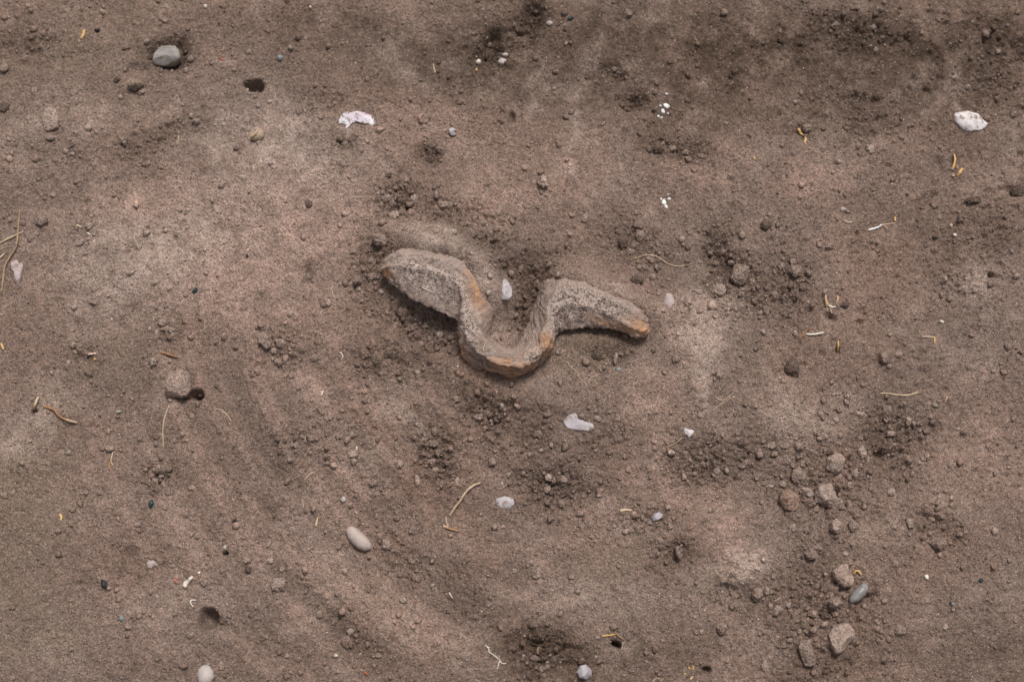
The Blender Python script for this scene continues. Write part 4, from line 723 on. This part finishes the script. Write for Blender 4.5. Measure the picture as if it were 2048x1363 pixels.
SD('twig', 'long bent brown twig with a pale broken end', 'twig', [([(88,812),(100,816),(110,820),(118,830),(130,838),(143,842),(155,845)], 3.0, 2.2, 'brown', dict(lift=1.5)), ([(128,837),(142,842),(155,845)], 2.6, 2.4, 'root', dict(lift=1.5))])
SD('rootlet', 'thin downward root with side hairs below the square-edged clod', 'root', [([(339,810),(333,824),(328,840),(326,858),(326,876),(327,897)], 1.7, .9, 'root'), ([(326,870),(321,867),(316,867)], .9, .7, 'root'), ([(327,888),(322,888)], .8, .6, 'root')])
SD('rootlet', 'small curved forked rootlet right of the square-edged clod', 'root', [([(426,818),(438,818),(449,825),(457,832),(462,842)], 1.1, 1.2, 'root'), ([(452,828),(450,834)], .8, .6, 'root')])
SD('straw', 'split straw hanging from a small grey pebble', 'straw', [([(227,902),(224,914),(222,924)], 1.1, 1.6, 'strawpale', dict(lift=1)), ([(222,922),(219,930),(219,939)], 1.8, 2.0, 'brown'), ([(222,922),(226,930)], 1.5, 1.4, 'gold')])
SD('plant_husk', 'golden husk on plain grey-brown soil', 'husk', [([(120,1028),(123,1034),(121,1040)], 3.4, 2.4, 'gold', dict(flat=.6))])
SD('rootlet', 'cream curved rootlet alone on pinkish soil', 'root', [([(680,704),(684,708),(686,713),(683,719)], 1.3, 1.1, 'bone', dict(lift=1))])
SD('straw', 'tiny pale Y-shaped straw bit on grey soil', 'straw', [([(643,790),(645,785),(647,781)], 1.4, 1.3, 'bone'), ([(644,785),(642,781)], 1.1, .8, 'bone')])
SD('plant_husk', 'thin golden hooked husk beside a round crumb', 'husk', [([(608,882),(611,876),(612,870)], 1.2, .9, 'strawpale'), ([(602,870),(606,872)], 1.3, 1, 'brown')], 'flake')
SD('straw', 'thin faint straw slanting over dusty soil', 'straw', [([(603,926),(610,912),(618,899),(624,892)], .9, .8, 'twig')])
SD('straw', 'pale short straw with a bent end on dusty soil', 'straw', [([(609,960),(616,952),(623,946),(629,944)], 1.5, 1.1, 'root')])
SD('straw', 'hair-thin upright straw on pinkish soil', 'straw', [([(603,998),(606,1006),(606,1016)], 1.0, .8, 'root')])
SD('forked_twig', 'pale grey forked twig lying beside the round whitish stone', 'twig', [([(961,965),(945,972),(932,984),(922,999),(908,1018),(899,1032)], 2.6, 2.2, 'root', dict(lift=2)), ([(941,968),(951,958),(964,947)], 1.4, 1.2, 'twig', dict(lift=1))])
SD('wood_splinter', 'brown splinter of wood with a prong, below the forked twig', 'splinter', [([(886,1053),(897,1056),(908,1059),(918,1062)], 2.8, 2.4, 'brown', dict(lift=1)), ([(892,1034),(893,1044),(897,1052)], 1.4, 1.8, 'root'), ([(886,1051),(897,1054)], 2.2, 1.6, 'bone')])
SD('rootlet', 'pale root dangling over the rusty curve of the bar', 'root', [([(973,681),(968,692),(966,703),(968,716),(969,727),(978,739)], 1.0, 1.2, 'strawpale', dict(wob=.5))])
SD('rootlet', 'short root poking out of soil left of the curve of the bar', 'root', [([(914,715),(921,709),(929,704)], 1.0, .8, 'strawpale')])
SD('rootlet', 'short root end beside the bend of the left arm', 'root', [([(893,687),(900,685),(910,681)], 1.0, .8, 'strawpale')])
SD('rootlet', 'tiny white root lying on the left arm of the bar', 'root', [([(844,574),(850,578),(857,580),(864,584),(868,582)], .9, .8, 'bone')])
SD('rootlet', 'thin winding root on smooth soil below the right arm', 'root', [([(1135,722),(1139,731),(1148,739),(1156,746),(1159,755),(1167,761)], .9, .9, 'strawpale')])
SD('rootlet', 'tiny curved root hook beside the winding root', 'root', [([(1176,763),(1181,756),(1186,753),(1194,753)], .8, .8, 'strawpale')])
SD('wood_chip', 'small broken cream wood chip near the lavender-grey pebble', 'wood chip', [([(1240,1021),(1250,1019),(1264,1020)], 3.0, 2.4, 'strawpale', dict(flat=.6))])
SD('rootlet', 'white branching root forked at its end on brown soil', 'root', [([(970,1288),(977,1296),(979,1303),(990,1311),(1000,1319)], 1.0, 1.2, 'bone'), ([(1000,1319),(1004,1325),(1013,1326)], 1.1, .8, 'bone'), ([(1000,1320),(997,1328),(995,1337)], 1.1, .8, 'bone'), ([(974,1292),(980,1294)], .8, .6, 'bone')])
SD('straw', 'tiny pale straw pair on smooth brushed soil', 'straw', [([(898,1184),(902,1190),(905,1196)], 1.6, 1.0, 'bone'), ([(891,1186),(895,1186)], 1.1, .9, 'strawpale')])
SD('straw', 'pale straw tip poking from a small dark dent', 'straw', [([(636,1034),(634,1043),(632,1052)], 1.4, 2.6, 'strawpale', dict(lift=1)), ([(639,1034),(638,1042)], 1.6, 1.0, 'brown')])
SD('root_fragment', 'cream knobbly root piece lying near the white hook', 'root', [([(368,1174),(373,1166),(378,1160),(386,1153)], 5.0, 3.2, 'bone', dict(wob=1.2)), ([(396,1146),(401,1143)], 2.6, 2.0, 'bone'), ([(365,1136),(367,1131)], 1.2, .8, 'strawpale')], 'fragment')
SD('plant_husk', 'small red-brown husk left of the cream knobbly root piece', 'husk', [([(353,1154),(352,1160),(354,1166)], 2.0, 2.0, 'red'), ([(349,1158),(352,1162)], 1.5, 1.2, 'pinkchip')], 'flake')
SD('rootlet', 'white hook-shaped rootlet above the deep dark hole', 'root', [([(387,1213),(382,1206),(383,1200),(389,1199),(392,1200)], 1.4, 1.2, 'bone', dict(lift=1))])
SD('straw', 'golden straws meeting beside a round dark hole', 'straw', [([(1204,1271),(1213,1270),(1223,1269),(1231,1267)], 2.0, 1.3, 'gold', dict(lift=1)), ([(1229,1263),(1236,1270),(1246,1278)], 1.4, 1.2, 'brown', dict(lift=1)), ([(1246,1284),(1243,1297),(1235,1306)], .9, .8, 'root')])
SD('plant_husk', 'scattered orange husk flakes around a tiny dark hole', 'husk', [([(1377,1333),(1380,1338)], 1.8, 1.4, 'gold'), ([(1387,1331),(1386,1338)], 2.0, 1.4, 'gold'), ([(1367,1346),(1372,1347)], 1.6, 1.2, 'gold'), ([(1385,1351),(1381,1358)], 3.0, 2.4, 'orange', dict(flat=.6))], 'flake')
SD('plant_husk', 'thin orange husk fibres on grey crumbly soil', 'husk', [([(1376,1058),(1382,1055),(1388,1054)], 1.3, 1.0, 'brown'), ([(1388,1044),(1391,1048)], 1.0, .8, 'strawpale')], 'flake')
SD('plant_husk', 'small golden curled husk beside the long ragged clod', 'husk', [([(1707,1147),(1711,1141),(1717,1143),(1722,1149)], 2.2, 2.4, 'gold', dict(lift=1.5))])
SD('straw', 'tiny pale straw lying on the long ragged clod', 'straw', [([(1675,1168),(1680,1165),(1686,1162)], 1.0, .8, 'strawpale')])
SD('straw', 'tiny pale straw between crumbs left of the ragged clod', 'straw', [([(1548,1202),(1554,1198),(1561,1194)], .9, .8, 'root')])
SD('rootlet', 'thin reddish root lying on the big pointed clod', 'root', [([(1687,1254),(1683,1262),(1682,1270),(1684,1279)], .9, .7, 'orange')])
SD('rootlet', 'small rootlet among dark crumbs by the faceted pebble', 'root', [([(1079,1292),(1075,1300),(1077,1309)], 1.3, .9, 'twig')])
SD('rootlet', 'pale curled rootlet at the edge of darker soil', 'root', [([(1305,1362),(1311,1356),(1320,1355)], 1.2, .8, 'root')])
SD('straw', 'fine pale straw on dark brown soil near a white pebble', 'straw', [([(866,128),(868,137),(871,147)], 1.2, 1.4, 'root')])
SD('straw', 'long faint straw pressed into brown soil', 'straw', [([(985,280),(1000,285),(1020,290),(1042,294)], .9, .8, 'twig')])
SD('plant_husk', 'tiny orange fibre and red fleck near the grey stone', 'husk', [([(449,93),(446,98),(444,102)], 1.3, 1.1, 'orange'), ([(443,116),(444,121)], 2.2, 2.0, 'red')], 'flake')
SD('straw', 'small curved pale straw on a crumbly dark furrow', 'straw', [([(357,271),(357,279),(353,287)], 1.3, 1.0, 'strawpale')])
SD('plant_husk', 'tiny red husk on smooth grey-brown soil', 'husk', [([(730,1343),(735,1348)], 2.6, 2.2, 'red'), ([(721,1337),(725,1341)], 1.2, .9, 'strawpale')], 'flake')
SD('straw', 'pale chip of straw beside the tiny pale clod', 'straw', [([(152,451),(158,452),(164,454)], 2.6, 1.6, 'strawpale', dict(flat=.6)), ([(175,466),(181,470)], 2.2, 1.6, 'bone')], 'flake')
SD('dry_stalk', 'brown stalk stub at the trench edge on pale soil', 'stalk', [([(2,686),(5,692),(8,699)], 2.0, 2.6, 'gold')])
SD('plant_husk', 'tiny orange husk on dark soil near a lime splash', 'husk', [([(1507,313),(1509,319)], 2.0, 1.8, 'gold')])
SD('straw', 'tiny cream husk beside a grey knobbly crumb', 'straw', [([(713,893),(714,900)], 2.2, 1.6, 'bone')])
SD('straw', 'fine crossed fibres on the pale vertical ridge edge', 'straw', [([(1429,793),(1445,800),(1460,790),(1470,780)], .8, .6, 'root'), ([(1425,820),(1445,806),(1462,795)], .7, .6, 'root')])
SD('straw', 'fine straw leading to the chalky white stone', 'straw', [([(1336,893),(1350,886),(1366,874)], .9, .7, 'root')])
SD('straw', 'orange flat husk on rounded grey lumps', 'straw', [([(1599,562),(1604,561),(1610,561)], 2.0, 1.6, 'orange')])
SD('rootlet', 'tiny pale root above the crumbly bank behind the left arm', 'root', [([(852,454),(862,451),(872,452),(884,456)], .9, .7, 'root')])
SD('rootlet', 'thin upright root left of the left arm tip', 'root', [([(666,570),(664,580),(667,592)], .9, .7, 'root')])
# curled shell
shell = R_('curled_shell', [(517,257),(524,258),(529,265),(528,274),(520,281),(509,282),(501,278),(501,273),(506,270),(511,269),(515,264)], 8, M['shell'], 'small curled brown and cream shell on pale soil', 'shell', 1, .04, 0, .25)
V, F = tube([(518,258),(513,265),(508,270),(502,275),(503,279)], 2.4, 2.6, n_side=8, wob=.2); link('shell_lip', mesh_np('shell_lip', V - np.array(shell.location), F, M['orange']), shell)

# ------------------------------------------------------------------ uncountable crumbs and grains
OCT = (np.array([(1,0,0),(-1,0,0),(0,1,0),(0,-1,0),(0,0,1),(0,0,-1)], float), np.array([(0,2,4),(2,1,4),(1,3,4),(3,0,4),(2,0,5),(1,2,5),(3,1,5),(0,3,5)]))
def grains(name, n_try, accept, rlo, rhi, alpha, seed, label, colour=None, sub=0, cap=99999):
    g = np.random.default_rng(seed); x = g.uniform(-.45, .45, n_try); y = g.uniform(-.32, .34, n_try)
    keep = g.random(n_try) < accept(x, y); x, y = x[keep][:cap], y[keep][:cap]; n = len(x)
    r = rlo * (1 - g.random(n) * (1 - (rlo / rhi) ** alpha)) ** (-1 / alpha)
    D, F = ICO[sub] if sub >= 0 else OCT; J = g.normal(0, .16, (n, len(D), 3)); sc = g.uniform(.7, 1.3, (n, 1, 3)); sc[..., 2] *= .8
    V = (D[None] + J) * sc; a = g.uniform(0, 6.28, n)
    V = np.stack([V[..., 0] * np.cos(a)[:, None] - V[..., 1] * np.sin(a)[:, None], V[..., 0] * np.sin(a)[:, None] + V[..., 1] * np.cos(a)[:, None], V[..., 2]], -1) * r[:, None, None]
    z = np.array([H(p, q) for p, q in zip(x, y)]); V += np.stack([x, y, z + r * .25], -1)[:, None, :]
    Fa = (F[None] + (np.arange(n) * len(D))[:, None, None]).reshape(-1, 3)
    if colour is None:
        c = tint(x, y) * g.uniform(.95, 1.55, (n, 1)); pale = g.random(n) < .10; c[pale] = c[pale] * .4 + np.array([.36, .29, .26]) * .6
    else: c = np.repeat(np.array([colour]), n, 0) * g.uniform(.75, 1.1, (n, 1))
    o = link(name, mesh_np(name, V.reshape(-1, 3), Fa, M['soil'], False, np.repeat(c, len(D), 0))); o['kind'] = 'stuff'; o['label'] = label; o['category'] = 'soil'
    return n
bar_free = lambda x, y: 1 - np.clip(blob(x, y, (868, 500, 80, 30, 15), 4), 0, 1)
n1 = grains('loose_crumbs', 90000, lambda x, y: np.clip(.05 + .75 * crumble(x, y) ** 1.5 + .12 * (fbm(x, y, 20, 3, off=91.0) > .12), 0, 1) * bar_free(x, y), .0005, .0032, 1.75, 5, 'loose fine soil crumbs strewn over the excavation floor', cap=23000)
n3 = grains('fine_crumbs', 60000, lambda x, y: np.clip(.30 + .6 * crumble(x, y) + .5 * fbm(x, y, 20, 3, off=97.0), 0, 1) * bar_free(x, y), .00045, .0011, 3.0, 6, 'very fine soil grit over the whole excavation floor', sub=-1, cap=34000)
n2 = grains('pale_sand_grains', 2600, lambda x, y: .35 + .3 * fbm(x, y, 15, 2, off=95.0), .00032, .0009, 2.6, 9, 'bright quartz sand grains sprinkled over the soil', (.66, .58, .50))
print('crumbs', n1, n2, 'small clods', len(ents), 'verts', len(fx))
